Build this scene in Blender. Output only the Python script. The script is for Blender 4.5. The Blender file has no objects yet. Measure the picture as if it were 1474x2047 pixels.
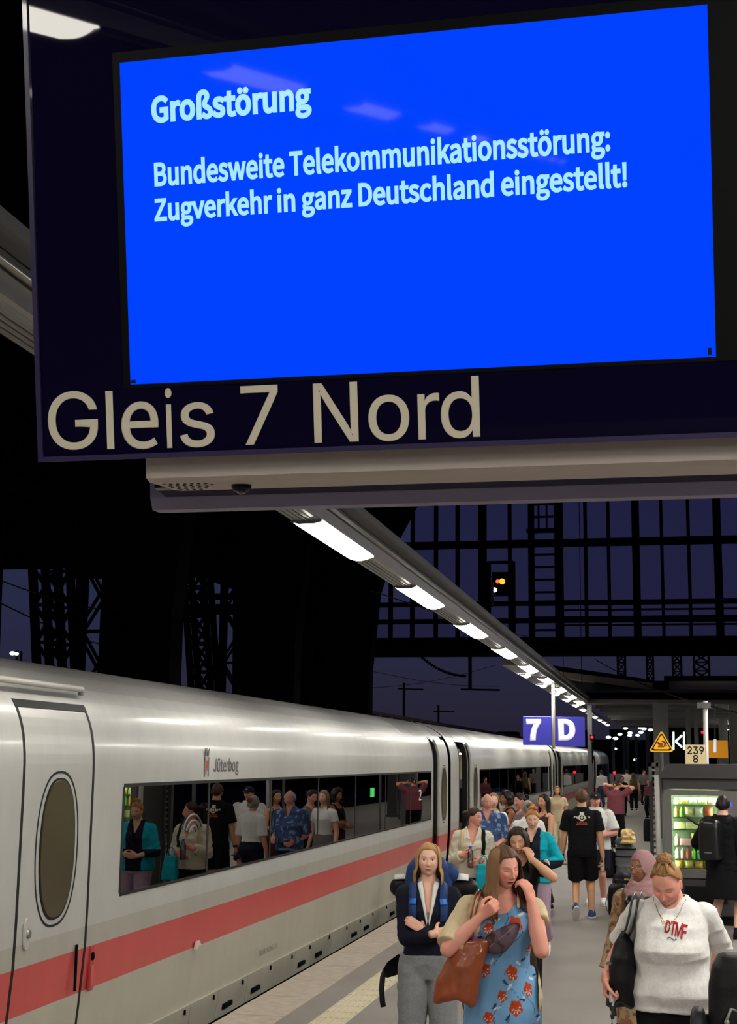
import bpy, bmesh, math, random, os
import numpy as np
from mathutils import Vector, Matrix, Euler
from mathutils.bvhtree import BVHTree
SC = bpy.context.scene
COL = SC.collection
R = math.radians
random.seed(7); RNG = np.random.default_rng(7)

# ------------------------------------------------ camera
CAMH, FOC, CX, CY = 2.2, 2750.0, 737.0, 1023.5
def camera_rotation():
    d = Vector((1335-CX, 1522-CY, FOC)); yw = d.normalized()
    e = Vector((335-CX, 1510-CY, FOC)); n = d.cross(e).normalized()
    zw = n if n.y < 0 else -n
    xw = yw.cross(zw)
    return Matrix((xw, yw, zw))            # world = RW @ (x right, y down, z forward)
RW = camera_rotation()
cd = bpy.data.cameras.new('camera'); cam = bpy.data.objects.new('camera', cd); COL.objects.link(cam)
cd.sensor_fit = 'HORIZONTAL'; cd.sensor_width = 36; cd.lens = 36*FOC/1474; cd.clip_end = 800; cd.clip_start = .05
m = (RW @ Matrix(((1,0,0),(0,-1,0),(0,0,-1)))).to_4x4(); m.translation = (0,0,CAMH)
cam.matrix_world = m
SC.camera = cam
def at(px, py, X=None, Y=None, Z=None):
    """world point seen at a photograph pixel, on the plane X=, Y= or Z="""
    r = RW @ Vector((px-CX, py-CY, FOC))
    t = X/r.x if X is not None else Y/r.y if Y is not None else (Z-CAMH)/r.z
    return Vector((r.x*t, r.y*t, r.z*t+CAMH))

# ------------------------------------------------ sky at dusk, exposure
SC.view_settings.view_transform = 'Standard'
SC.view_settings.look = 'None'
SC.view_settings.gamma = 1.0
SC.view_settings.exposure = 0.0
SC.view_settings.use_curve_mapping = False
wd = bpy.data.worlds.new('dusk'); SC.world = wd; wd.use_nodes = True
wn = wd.node_tree.nodes; wl = wd.node_tree.links; wn.clear()
wo = wn.new('ShaderNodeOutputWorld'); bg = wn.new('ShaderNodeBackground'); cr = wn.new('ShaderNodeValToRGB')
tc = wn.new('ShaderNodeTexCoord'); sx = wn.new('ShaderNodeSeparateXYZ')
wl.new(tc.outputs['Generated'], sx.inputs[0]); wl.new(sx.outputs['Z'], cr.inputs[0]); wl.new(cr.outputs[0], bg.inputs[0]); wl.new(bg.outputs[0], wo.inputs[0])
el = cr.color_ramp.elements
el[0].position = 0.0; el[0].color = (.0125,.0105,.018,1)
el[1].position = .11; el[1].color = (.016,.018,.046,1)
x_ = el.new(.04); x_.color = (.0155,.0145,.030,1)
x_ = el.new(.45); x_.color = (.010,.013,.05,1)
bg.inputs[1].default_value = 1.3
try:
    SC.cycles.use_light_tree = True
    SC.cycles.max_bounces = 7; SC.cycles.diffuse_bounces = 3; SC.cycles.glossy_bounces = 4
    SC.cycles.transparent_max_bounces = 10; SC.cycles.sample_clamp_indirect = 4.0
    SC.cycles.caustics_reflective = False; SC.cycles.caustics_refractive = False
except Exception: pass
LAMP_L, LAMP_R = 32.0, 100.0      # radiance of the lamp diffusers, train side and far side

# ------------------------------------------------ materials
MATS = {}
def srgb(*c):
    f = lambda v: v/12.92 if v <= .04045 else ((v+.055)/1.055)**2.4
    return tuple(f(v/255) for v in c[:3]) + (1,)
def mat(name, col, rough=.6, metal=0, noise=0, scale=8, bump=0, bscale=40, emit=None, estr=1, spec=.5, coat=0, stretch=(1,1,1), attr=None, sheen=0):
    if name in MATS: return MATS[name]
    m = bpy.data.materials.new(name); m.use_nodes = True; MATS[name] = m
    nt = m.node_tree; b = nt.nodes['Principled BSDF']; L = nt.links
    c = srgb(*col); b.inputs['Base Color'].default_value = c
    b.inputs['Roughness'].default_value = rough; b.inputs['Metallic'].default_value = metal
    b.inputs['Specular IOR Level'].default_value = spec; b.inputs['Coat Weight'].default_value = coat
    if sheen: b.inputs['Sheen Weight'].default_value = sheen
    src = None
    if attr:
        a = nt.nodes.new('ShaderNodeAttribute'); a.attribute_name = attr; src = a.outputs['Color']; L.new(src, b.inputs['Base Color'])
    if noise or bump:
        t = nt.nodes.new('ShaderNodeTexCoord'); mp = nt.nodes.new('ShaderNodeMapping'); mp.inputs['Scale'].default_value = stretch
        L.new(t.outputs['Object'], mp.inputs[0])
    if noise:
        n = nt.nodes.new('ShaderNodeTexNoise'); n.inputs['Scale'].default_value = scale; n.inputs['Detail'].default_value = 6
        L.new(mp.outputs[0], n.inputs['Vector'])
        mr = nt.nodes.new('ShaderNodeMapRange'); mr.inputs[1].default_value = .25; mr.inputs[2].default_value = .75
        mr.inputs[3].default_value = 1-noise; mr.inputs[4].default_value = 1+noise
        L.new(n.outputs['Fac'], mr.inputs[0])
        mx = nt.nodes.new('ShaderNodeVectorMath'); mx.operation = 'SCALE'
        if src: L.new(src, mx.inputs[0])
        else: mx.inputs[0].default_value = c[:3]
        L.new(mr.outputs[0], mx.inputs['Scale']); L.new(mx.outputs[0], b.inputs['Base Color'])
    if bump:
        n2 = nt.nodes.new('ShaderNodeTexNoise'); n2.inputs['Scale'].default_value = bscale; n2.inputs['Detail'].default_value = 4
        L.new(mp.outputs[0], n2.inputs['Vector'])
        bp = nt.nodes.new('ShaderNodeBump'); bp.inputs['Strength'].default_value = bump; bp.inputs['Distance'].default_value = .01
        L.new(n2.outputs['Fac'], bp.inputs['Height']); L.new(bp.outputs[0], b.inputs['Normal'])
    if emit is not None:
        b.inputs['Emission Color'].default_value = srgb(*emit); b.inputs['Emission Strength'].default_value = estr
    return m
def glassmat(name, tint, ior=1.55, rough=.0, boost=1.0, bump=0):
    if name in MATS: return MATS[name]
    m = bpy.data.materials.new(name); m.use_nodes = True; MATS[name] = m
    nt = m.node_tree; nt.nodes.clear(); L = nt.links; N = nt.nodes.new
    o = N('ShaderNodeOutputMaterial'); mx = N('ShaderNodeMixShader'); tr = N('ShaderNodeBsdfTransparent'); g = N('ShaderNodeBsdfGlossy'); f = N('ShaderNodeFresnel')
    tr.inputs[0].default_value = srgb(*tint); g.inputs['Roughness'].default_value = rough; f.inputs[0].default_value = ior
    mu = N('ShaderNodeMath'); mu.operation = 'MULTIPLY'; mu.use_clamp = True; mu.inputs[1].default_value = boost
    L.new(f.outputs[0], mu.inputs[0]); L.new(mu.outputs[0], mx.inputs[0]); L.new(tr.outputs[0], mx.inputs[1]); L.new(g.outputs[0], mx.inputs[2]); L.new(mx.outputs[0], o.inputs[0])
    if bump:
        t = N('ShaderNodeTexCoord'); n = N('ShaderNodeTexNoise'); n.inputs['Scale'].default_value = 1.6; n.inputs['Detail'].default_value = 1
        b = N('ShaderNodeBump'); b.inputs['Strength'].default_value = bump; b.inputs['Distance'].default_value = .01
        L.new(t.outputs['Object'], n.inputs['Vector']); L.new(n.outputs['Fac'], b.inputs['Height']); L.new(b.outputs[0], g.inputs['Normal'])
    return m

# ------------------------------------------------ mesh builder
class MB:
    def __init__(s): s.v = []; s.f = []
    def add(s, vs, fs):
        o = len(s.v); s.v += [tuple(p) for p in vs]; s.f += [tuple(i+o for i in f) for f in fs]; return s
    def box(s, x0, x1, y0, y1, z0, z1):
        return s.add([(x0,y0,z0),(x1,y0,z0),(x1,y1,z0),(x0,y1,z0),(x0,y0,z1),(x1,y0,z1),(x1,y1,z1),(x0,y1,z1)],
                     [(0,3,2,1),(4,5,6,7),(0,1,5,4),(1,2,6,5),(2,3,7,6),(3,0,4,7)])
    def bbox(s, x0, x1, y0, y1, z0, z1, b=.01):
        """box with chamfered vertical and horizontal edges"""
        def ring(z, i): return [(x0+i+b,y0+i,z),(x1-i-b,y0+i,z),(x1-i,y0+i+b,z),(x1-i,y1-i-b,z),(x1-i-b,y1-i,z),(x0+i+b,y1-i,z),(x0+i,y1-i-b,z),(x0+i,y0+i+b,z)]
        return s.rings([ring(z0,b), ring(z0+b,0), ring(z1-b,0), ring(z1,b)])
    def rings(s, rs, closed=True, caps=True):
        n = len(rs[0]); vs = [p for r in rs for p in r]; fs = []
        for k in range(len(rs)-1):
            for i in range(n if closed else n-1):
                j = (i+1) % n
                fs.append((k*n+i, k*n+j, (k+1)*n+j, (k+1)*n+i))
        if caps: fs.append(tuple(range(n-1,-1,-1))); fs.append(tuple((len(rs)-1)*n+i for i in range(n)))
        return s.add(vs, fs)
    def prism(s, poly, axis, a, b):
        """poly of 2-D points extruded along axis from a to b"""
        def P(q, t): return (t,q[0],q[1]) if axis == 'x' else (q[0],t,q[1]) if axis == 'y' else (q[0],q[1],t)
        return s.rings([[P(q,a) for q in poly],[P(q,b) for q in poly]])
    def tube(s, pts, rad, seg=8, caps=True, flat=1.0, up=None):
        pts = [Vector(p) for p in pts]; n = len(pts)
        rad = rad if hasattr(rad, '__len__') else [rad]*n
        rs = []; u = None
        for i, p in enumerate(pts):
            t = (pts[min(i+1,n-1)]-pts[max(i-1,0)])
            t = t.normalized() if t.length > 1e-9 else Vector((0,0,1))
            if u is None:
                u = Vector(up) if up else (Vector((0,0,1)) if abs(t.z) < .9 else Vector((1,0,0)))
            u = (u - t*u.dot(t)); u = u.normalized() if u.length > 1e-6 else t.orthogonal().normalized()
            w = t.cross(u)
            rs.append([tuple(p + (u*math.cos(a)*flat + w*math.sin(a))*rad[i]) for a in [2*math.pi*k/seg for k in range(seg)]])
        return s.rings(rs, caps=caps)
    def bar(s, p, q, w, h=None, up=(0,0,1)):
        p = Vector(p); q = Vector(q); h = h or w; t = (q-p).normalized(); u = Vector(up)
        if abs(t.dot(u)) > .99: u = Vector((1,0,0))
        a = t.cross(u).normalized(); c = a.cross(t)
        def r(o): return [tuple(o+a*sx*w/2+c*sz*h/2) for sx, sz in ((-1,-1),(1,-1),(1,1),(-1,1))]
        return s.rings([r(p), r(q)])
    def ball(s, c, r, seg=12, ring=8, sc=(1,1,1)):
        rs = []
        for k in range(1, ring):
            th = math.pi*k/ring
            rs.append([(c[0]+r*sc[0]*math.sin(th)*math.cos(2*math.pi*i/seg), c[1]+r*sc[1]*math.sin(th)*math.sin(2*math.pi*i/seg), c[2]-r*sc[2]*math.cos(th)) for i in range(seg)])
        o = len(s.v); s.rings(rs, caps=False)
        n = len(s.v); s.v += [(c[0],c[1],c[2]-r*sc[2]), (c[0],c[1],c[2]+r*sc[2])]
        for i in range(seg):
            j = (i+1) % seg
            s.f.append((n, o+j, o+i)); s.f.append((n+1, o+(ring-2)*seg+i, o+(ring-2)*seg+j))
        return s
    def mesh(s, name, off=(0,0,0)):
        me = bpy.data.meshes.new(name)
        me.from_pydata([(x-off[0],y-off[1],z-off[2]) for x,y,z in s.v] if any(off) else s.v, [], s.f); me.update(); return me
    def build(s, name, m, parent=None, smooth=False, local=False):
        off = (0,0,0) if (parent is None or local) else wloc(parent)
        me = s.mesh(name, off); return obj(name, me, m, parent, smooth)
def wloc(o):
    v = Vector((0,0,0))
    while o is not None: v += o.location; o = o.parent
    return tuple(v)
def obj(name, me, m=None, parent=None, smooth=False):
    if m is not None: me.materials.append(m)
    if smooth: me.polygons.foreach_set('use_smooth', [True]*len(me.polygons))
    o = bpy.data.objects.new(name, me); COL.objects.link(o); o.parent = parent
    return o
def tag(o, label, cat, group=None, kind=None):
    if label: o['label'] = label
    if cat: o['category'] = cat
    if group: o['group'] = group
    if kind: o['kind'] = kind
    return o
def thing(name, label, cat, loc=(0,0,0), rz=0, group=None):
    o = bpy.data.objects.new(name, None); COL.objects.link(o); o.location = loc; o.rotation_euler = (0,0,rz); o.empty_display_size = .1
    return tag(o, label, cat, group)
def struct(o): o['kind'] = 'structure'; return o
def copy_tree(o, parent=None):
    c = o.copy(); COL.objects.link(c); c.parent = parent
    for ch in list(o.children): copy_tree(ch, c)
    return c
# fonts that ship with Blender, the built-in one if they are absent
def font(f):
    try: return bpy.data.fonts.load(os.path.join(bpy.utils.system_resource('DATAFILES', path='fonts'), f))
    except Exception: return None
F_INTER = font('Inter.woff2'); F_NOTO = font('Noto Sans CJK Regular.woff2')
def text_mesh(body, fnt, w, h, bold=0, depth=.001, ref='N', keep=None):
    """mesh of text in the XZ plane facing -Y, left/baseline at origin, total width w and cap height h"""
    def dims(t):
        c = bpy.data.curves.new('t','FONT'); c.body = t
        if fnt: c.font = fnt
        c.resolution_u = 6
        if bold: c.bevel_depth = bold; c.bevel_resolution = 0; c.extrude = 0.0
        o = bpy.data.objects.new('t', c); COL.objects.link(o); dg = bpy.context.evaluated_depsgraph_get()
        me = bpy.data.meshes.new_from_object(o.evaluated_get(dg)); bpy.data.objects.remove(o); return me
    me = dims(body); rf = dims(ref)
    n = len(me.vertices); co = np.empty(n*3); me.vertices.foreach_get('co', co); co = co.reshape(-1,3)
    r = np.empty(len(rf.vertices)*3); rf.vertices.foreach_get('co', r); r = r.reshape(-1,3)
    sy = h/(r[:,1].max()-r[:,1].min()); x0 = co[:,0].min(); sxx = w/(co[:,0].max()-x0) if w else sy
    co2 = np.stack([(co[:,0]-x0)*sxx, np.zeros(n), co[:,1]*sy], 1)
    me.vertices.foreach_set('co', co2.ravel()); me.update()
    bm = bmesh.new(); bm.from_mesh(me)
    if bold: bm.free(); co2[:,1] = -depth/2+ (co[:,2]/bold)*depth/2; me.vertices.foreach_set('co', co2.ravel()); me.update(); bpy.data.meshes.remove(rf); return me
    if depth:
        g = bmesh.ops.extrude_face_region(bm, geom=bm.faces[:])
        for e in g['geom']:
            if isinstance(e, bmesh.types.BMVert): e.co.y -= depth
        bmesh.ops.recalc_face_normals(bm, faces=bm.faces[:])
    bm.to_mesh(me); bm.free(); bpy.data.meshes.remove(rf)
    return me
def text(name, body, fnt, m, w, h, M, parent=None, bold=0, depth=.002):
    me = text_mesh(body, fnt, w, h, bold, depth); M = M.copy()
    if parent is not None: M.translation = M.translation - Vector(wloc(parent))
    me.transform(M); return obj(name, me, m, parent)
def arc(cx, cz, r, a0, a1, n): return [(cx+r*math.cos(R(a0+(a1-a0)*k/n)), cz+r*math.sin(R(a0+(a1-a0)*k/n))) for k in range(n+1)]

# ------------------------------------------------ palette
M_ = dict(
 asphalt=mat('asphalt', (128,122,117), .62, noise=.10, scale=1.3, bump=.25, bscale=60, spec=.35),
 concrete=mat('edge_concrete', (168,158,144), .8, noise=.16, scale=9, bump=.3, bscale=50),
 tactile=mat('tactile_tile', (190,180,152), .7, noise=.12, scale=7, bump=.2),
 ballast=mat('ballast', (40,37,36), .95, noise=.3, scale=6),
 black=mat('black_rubber', (9,9,10), .6, spec=.25), dark=mat('dark_iron', (10,10,13), .95, spec=.04), steel=mat('painted_steel', (88,87,88), .5, noise=.06, scale=3),
 grey=mat('grey_metal', (120,118,116), .45, noise=.05), lgrey=mat('light_grey_metal', (175,173,168), .4), white=mat('white_paint', (225,225,222), .4),
 alu=mat('brushed_aluminium', (150,148,145), .3, .8, noise=.06, scale=30, stretch=(1,.05,1)),
 diff=mat('lamp_diffuser', (240,240,235), .4, emit=(255,250,238), estr=LAMP_L), diffr=mat('lamp_diffuser_bright', (240,240,235), .4, emit=(255,250,240), estr=LAMP_R), diffs=mat('lamp_diffuser_small', (240,240,235), .4, emit=(255,250,238), estr=100),
)

# ================================================= SETTING
struct(MB().box(-80, 60, -20, 220, -1.2, -.9).build('ground', M_['ballast']))
struct(MB().box(-3.28, 6.2, -6, 110, -.9, 0).build('floor', M_['asphalt']))
# concrete slabs along the platform edge
es = MB().box(-3.79, -3.285, -6, 8, -.25, .0); es.box(-3.79, -3.285, 60, 110, -.25, 0)
edge = struct(es.build('platform_edge', M_['concrete']))
struct(MB().box(-3.76, -3.28, -6, 110, -.9, -.25).build('wall_platform', M_['dark']))
slab = MB().bbox(-.25, .25, 0, .985, -.2, 0, .008).mesh('slab'); slab.materials.append(M_['concrete'])
for k in range(52):
    o = bpy.data.objects.new('slab', slab); COL.objects.link(o); o.parent = edge; o.location = (-3.537, 8+k, random.uniform(-.002,.001))
# ribbed guiding tiles
tm = MB().box(-.15, .15, 0, .295, -.02, .002)
for k in range(6): tm.prism([(-.14+k*.05,.002),(-.105+k*.05,.002),(-.111+k*.05,.008),(-.134+k*.05,.008)], 'y', .006, .289)
tm = tm.mesh('tile'); tm.materials.append(M_['tactile'])
strip = struct(MB().box(-3.0, -2.7, -6, 110, -.03, .0015).build('tactile_strip', M_['tactile']))
for k in range(130):
    o = bpy.data.objects.new('tile', tm); COL.objects.link(o); o.parent = strip; o.location = (-2.85, 9.6+k*.3, 0)
# rails of the track beside the train and the next tracks
for k, x in enumerate((-10.4, -11.84, -15.0, -16.44)):
    struct(MB().prism([(x-.07,-.9),(x+.07,-.9),(x+.03,-.76),(x-.03,-.76)], 'y', -5, 200).build('rail', M_['dark']))
# dark vaulted hall roof high above, out of the picture but over the scene
rf = MB(); pr_ = arc(0, 6.0, 14.5, 20, 160, 16); po = arc(0, 6.0, 14.8, 20, 160, 16)
rf.rings([[(x,y,z) for x,z in pr_]+[(x,y,z) for x,z in reversed(po)] for y in (-30, 56.5)])
struct(rf.build('ceiling', M_['dark']))

# ================================================= TRAIN
cream = bpy.data.materials.new('train_paint_roof_shade'); cream.use_nodes = True
nt = cream.node_tree; b = nt.nodes['Principled BSDF']; L = nt.links
t = nt.nodes.new('ShaderNodeTexCoord'); sp = nt.nodes.new('ShaderNodeSeparateXYZ'); L.new(t.outputs['Object'], sp.inputs[0])
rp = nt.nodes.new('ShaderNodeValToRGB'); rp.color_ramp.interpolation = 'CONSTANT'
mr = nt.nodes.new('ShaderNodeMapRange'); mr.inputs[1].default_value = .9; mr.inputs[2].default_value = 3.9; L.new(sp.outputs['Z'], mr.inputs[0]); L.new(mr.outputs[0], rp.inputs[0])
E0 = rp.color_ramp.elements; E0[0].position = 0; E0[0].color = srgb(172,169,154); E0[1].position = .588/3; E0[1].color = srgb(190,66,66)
for p, c in ((.885,(164,162,152)), (1.03,(178,178,173)), (2.56,(168,168,165)), (2.66,(150,149,147)), (2.76,(132,131,130)), (2.85,(118,117,116))):  # top steps darken the roof colour to stand in for weaker light there
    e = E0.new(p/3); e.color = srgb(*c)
n = nt.nodes.new('ShaderNodeTexNoise'); mp = nt.nodes.new('ShaderNodeMapping'); mp.inputs['Scale'].default_value = (1,.7,.25); n.inputs['Scale'].default_value = 7; n.inputs['Detail'].default_value = 5
L.new(t.outputs['Object'], mp.inputs[0]); L.new(mp.outputs[0], n.inputs['Vector'])
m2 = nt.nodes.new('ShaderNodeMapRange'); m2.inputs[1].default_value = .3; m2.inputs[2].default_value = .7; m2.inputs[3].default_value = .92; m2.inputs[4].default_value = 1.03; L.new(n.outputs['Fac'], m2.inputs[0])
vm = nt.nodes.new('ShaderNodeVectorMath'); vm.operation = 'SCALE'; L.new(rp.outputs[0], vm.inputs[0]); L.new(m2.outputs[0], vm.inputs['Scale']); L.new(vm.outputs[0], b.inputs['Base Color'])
b.inputs['Roughness'].default_value = .36; b.inputs['Coat Weight'].default_value = .15; b.inputs['Coat Roughness'].default_value = .12
TINT = glassmat('tinted_window', (186,178,168), 1.9, 0, 1.15, bump=.02)
OVAL = glassmat('brown_door_glass', (110,100,78), 1.45, 0.02, .8)
seatm = mat('seat_cloth', (60,58,66), .9, noise=.1); inner = mat('cabin_panel', (120,112,98), .7); cablamp = mat('cabin_light', (255,240,210), .5, emit=(255,235,200), estr=24)
PROF0 = [(-4.03,-.06),(-4.02,.15),(-3.985,.5),(-3.955,.9),(-3.95,1.18),(-3.95,1.6),(-3.95,1.98),(-3.955,2.2),(-3.985,2.38),(-4.05,2.53),(-4.16,2.66),(-4.34,2.77),(-4.62,2.86),(-5.0,2.92),(-5.46,2.94)]
PROF = []      # the section above, rounded off with extra points
for i_ in range(len(PROF0)-1):
    p0_, p1_, p2_, p3_ = PROF0[max(i_-1,0)], PROF0[i_], PROF0[i_+1], PROF0[min(i_+2,len(PROF0)-1)]
    nn_ = 1 if p2_[1] < 2.1 else 3
    for k_ in range(nn_):
        f_ = k_/nn_; PROF.append(tuple(.5*((2*p1_[j])+(p2_[j]-p0_[j])*f_+(2*p0_[j]-5*p1_[j]+4*p2_[j]-p3_[j])*f_*f_+(3*p1_[j]-p0_[j]-3*p2_[j]+p3_[j])*f_**3) for j in (0,1)) if nn_ > 1 else p1_)
PROF.append(PROF0[-1])
def side_x(z):
    for (x0,z0),(x1,z1) in zip(PROF, PROF[1:]):
        if z <= z1: return x0+(x1-x0)*(z-z0)/(z1-z0)
    return PROF[-1][0]
def side_panel(mb, y0, y1, z0, z1, out=0, thick=.03):
    """curved sheet following the body side, out metres proud, closed"""
    zs = [z0]+[z for _,z in PROF if z0 < z < z1]+[z1]
    def ring(y): return [(side_x(z)+out,y,z) for z in zs]+[(side_x(z)+out-thick,y,z) for z in reversed(zs)]
    mb.rings([ring(y0), ring(y1)])
DOORZ0, DOORZ1 = .06, 2.53
def oval(yc, zc, hw, hh, n=48):
    pts = []
    for k in range(n):
        a = 2*math.pi*k/n; c, s_ = math.cos(a), math.sin(a)
        pts.append((yc+hw*abs(c)**.8*(1 if c>0 else -1), zc+hh*abs(s_)**.92*(1 if s_>0 else -1)))
    return pts
def door_leaf(car, y0, y1, out, handle=False):
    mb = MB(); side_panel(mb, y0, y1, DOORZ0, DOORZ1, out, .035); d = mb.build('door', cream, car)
    yc = (y0+y1)/2-.0; zc = 1.59; x = -3.95+out
    def ring(hw, hh, dx): return [(side_x(q[1])+out+dx, q[0], q[1]) for q in oval(yc, zc, hw, hh)]
    g = MB().rings([ring(.33,.50,.001), ring(.33,.50,.003), ring(.315,.485,.003), ring(.315,.485,.001)], caps=False)
    g.build('window_seal', M_['black'], d)
    MB().rings([ring(.27,.455,.001), ring(.27,.455,.006)]).build('window_frame', M_['black'], d)
    MB().rings([ring(.255,.44,.007), ring(.253,.438,.009)]).build('window_pane', OVALD, d)
    if handle:
        hy = y0+.13
        h = MB().rings([[(x+.002, q[0], q[1]) for q in oval(hy, 1.09, .045, .10, 16)], [(x+.012, q[0], q[1]) for q in oval(hy, 1.09, .04, .095, 16)]])
        h.build('opener_plate', M_['lgrey'], d)
        MB().rings([[(x+.012, q[0], q[1]) for q in oval(hy+.01, 1.09, .025, .03, 12)], [(x+.026, q[0], q[1]) for q in oval(hy+.01, 1.09, .02, .025, 12)]]).build('opener_button', M_['alu'], d)
        MB().box(x+.001, x+.012, y1-.16, y1-.135, .63, .93).build('grab_slot', M_['dark'], d)
    return d
OVALD = mat('smoked_oval_glass', (74,66,48), .22, spec=.25)
def train_car(y0, y1, band, doors, label, first=False):
    """doors: list of (ya, yb, state, leaf ya, leaf yb)"""
    car = thing('train_car', label, 'train car', (-5.46, (y0+y1)/2, -.9), 0, 'cars of the white train')
    ys = sorted({y0, y1, *band, *[v for d in doors for v in d[:2]]}); ys = [y for y in ys if y0 <= y <= y1]
    zs = [z for _,z in PROF]; sh = MB()
    WZ0, WZ1 = 1.18, 1.98
    for ya, yb in zip(ys, ys[1:]):
        ym = (ya+yb)/2
        isd = any(d[0] < ym < d[1] for d in doors); isw = band[0] < ym < band[1]
        st = 2.53 if isd else None
        for (xa,za),(xb,zb) in zip(PROF, PROF[1:]):
            zm = (za+zb)/2
            if isd and DOORZ0-.2 < zm < DOORZ1: continue
            if isw and WZ0 < zm < WZ1: continue
            sh.add([(xa,ya,za),(xa,yb,za),(xb,yb,zb),(xb,ya,zb)], [(0,1,2,3)])
    for (xa,za),(xb,zb) in zip(PROF, PROF[1:]):      # far half of the body
        sh.add([(-10.92-xa,y0,za),(-10.92-xa,y1,za),(-10.92-xb,y1,zb),(-10.92-xb,y0,zb)], [(0,1,2,3)])
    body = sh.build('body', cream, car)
    bm = bmesh.new(); bm.from_mesh(body.data); bmesh.ops.remove_doubles(bm, verts=bm.verts[:], dist=.0005); bm.to_mesh(body.data); bm.free()
    body.data.polygons.foreach_set('use_smooth', [True]*len(body.data.polygons))
    # end walls with gangway
    for y in (y0+.02, y1-.02):
        pl = [(x,z) for x,z in PROF]+[(-10.92-x,z) for x,z in reversed(PROF)]
        MB().prism([(x*.999,z) for x,z in pl], 'y', y-.01, y+.01).build('end_wall', M_['dark'], car)
    # cabin inside
    MB().box(-6.9, -4.05, y0+.1, y1-.1, .38, .44).build('cabin_floor', M_['dark'], car)
    MB().box(-6.95, -6.9, y0+.1, y1-.1, .4, 2.6).build('cabin_wall', inner, car)
    MB().box(-6.9, -4.3, y0+.1, y1-.1, 2.35, 2.4).build('cabin_ceiling', inner, car)
    MB().box(-5.6, -5.3, band[0], band[1], 2.32, 2.349).build('cabin_light', cablamp, car)
    # glazing: panes set flush with black pillars between
    n = max(1, round((band[1]-band[0])/1.95)); w = (band[1]-band[0])/n
    fr = MB()
    fr.box(-3.99, -3.945, band[0], band[1], 1.18, 1.2); fr.box(-3.99, -3.945, band[0], band[1], 1.965, 1.99)
    for k in range(n+1): fr.box(-3.99, -3.9485, band[0]+k*w-.022, band[0]+k*w+.022, 1.2, 1.965)
    frame = fr.build('window_frame', M_['black'], car)
    for k in range(n):
        a, c = band[0]+k*w+.018, band[0]+(k+1)*w-.018
        MB().box(-3.962, -3.951, a, c, 1.198, 1.967).build('window_pane', TINT, frame)
    for k in range(n):                                  # seat backs behind the glass
        yc = band[0]+(k+.5)*w
        for dx in (-4.35, -6.2):
            for s in (-.42, .42):
                q = MB(); q.prism([(yc+s,.85),(yc+s+.12,.85),(yc+s+.2*(1 if s>0 else -1)+.06,1.55),(yc+s+.2*(1 if s>0 else -1)-.06,1.58)], 'x', dx-.24, dx+.24)
                q.build('seat', seatm, car)
    # doors
    for ya, yb, state, la, lb in doors:
        if state == 'closed':
            side_gap = MB(); side_panel(side_gap, ya, yb, DOORZ0-.02, DOORZ1+.015, -.03, .02); side_gap.build('door_seal', M_['black'], car)
            door_leaf(car, ya+.034, yb-.03, -.002, True)
            fs_ = MB(); side_panel(fs_, ya, ya+.035, DOORZ0, DOORZ1, .001, .03); side_panel(fs_, yb-.031, yb, DOORZ0, DOORZ1, .001, .03); side_panel(fs_, ya, yb, 2.495, 2.545, .004, .03)
            fs_.build('door_seal', M_['black'], car)
        else:
            v = MB(); v.box(-5.4, -5.35, ya-.3, yb+.3, .3, 2.4); v.box(-5.35, -4.1, ya-.02, ya, .3, 2.4); v.box(-5.35,-4.1, yb, yb+.02, .3, 2.4)
            v.build('vestibule', M_['lgrey'], car)
            jb = MB(); side_panel(jb, ya-.06, ya, .0, 2.56, .004, .1); side_panel(jb, yb, yb+.06, .0, 2.56, .004, .1); jb.build('door_seal', M_['black'], car)
            MB().tube([(-4.1,ya+.12,.9),(-4.06,ya+.12,1.0),(-4.06,ya+.12,1.9),(-4.1,ya+.12,2.0)], .016).build('grab_rail', M_['alu'], car)
            MB().box(-4.35, -3.9, ya, yb, .0, .03).build('door_step', M_['alu'], car)
            door_leaf(car, la, lb, .075)
    # skirt panels with latches
    kk = 0; y = y0+.3
    while y < y1-.9:
        if y > 8 and y < 60:
            w_ = .86+.12*math.sin(kk*1.7)
            pn = MB(); pn.prism([(-4.075,-.13),(-4.03,-.13),(-3.998,.13),(-4.05,.13)], 'y', y+.006, y+w_-.006)
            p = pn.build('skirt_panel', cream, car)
            if kk % 3 != 2:
                MB().box(-4.02, -4.005+.012, y+.18, y+.42, -.06, -.02).build('slot', M_['dark'], p)
            MB().box(-4.0, -3.988, y+w_*.8, y+w_*.8+.02, .07, .11).build('latch', M_['dark'], p)
            y += w_
        else: y += .9
        kk += 1
    MB().box(-6.9, -4.12, y0+.3, y1-.3, -.75, .0).build('underframe', M_['dark'], car)
    return car
c1 = train_car(-1.1, 25.25, (9.8, 23.6), [(8.12, 9.24, 'closed', 0, 0), (23.85, 24.0, 'open', 24.02, 25.0)], 'nearest car of the white train, red stripe, closed door with oval window at left')
c2 = train_car(25.75, 50.6, (29.75, 48.3), [(26.9, 27.9, 'open', 28.05, 29.3), (49.3, 50.2, 'open', 48.35, 49.25)], 'second car of the white train, open door beside the old man')
c3 = train_car(51.2, 76.2, (53.6, 73.4), [(52.0, 53.0, 'open', 53.05, 53.55)], 'third car of the white train, beyond the second open doorway')
c4 = train_car(76.9, 97.6, (80, 96.5), [(77.6, 78.6, 'open', 78.65, 79.5)], 'last and farthest visible car of the white train')
for y in (25.5, 50.9, 76.55):
    bl = MB()
    for k in range(4):
        yy = y-.22+k*.14
        bl.box(-6.85, -4.12, yy-.03, yy+.03, -.3, 2.62)
    tag(bl.build('gangway_bellows', M_['black']), {25.5:'black folded bellows between nearest and second train cars', 50.9:'black bellows between second and third train cars', 76.55:'black bellows before the farthest train car'}[y], 'bellows')
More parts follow.
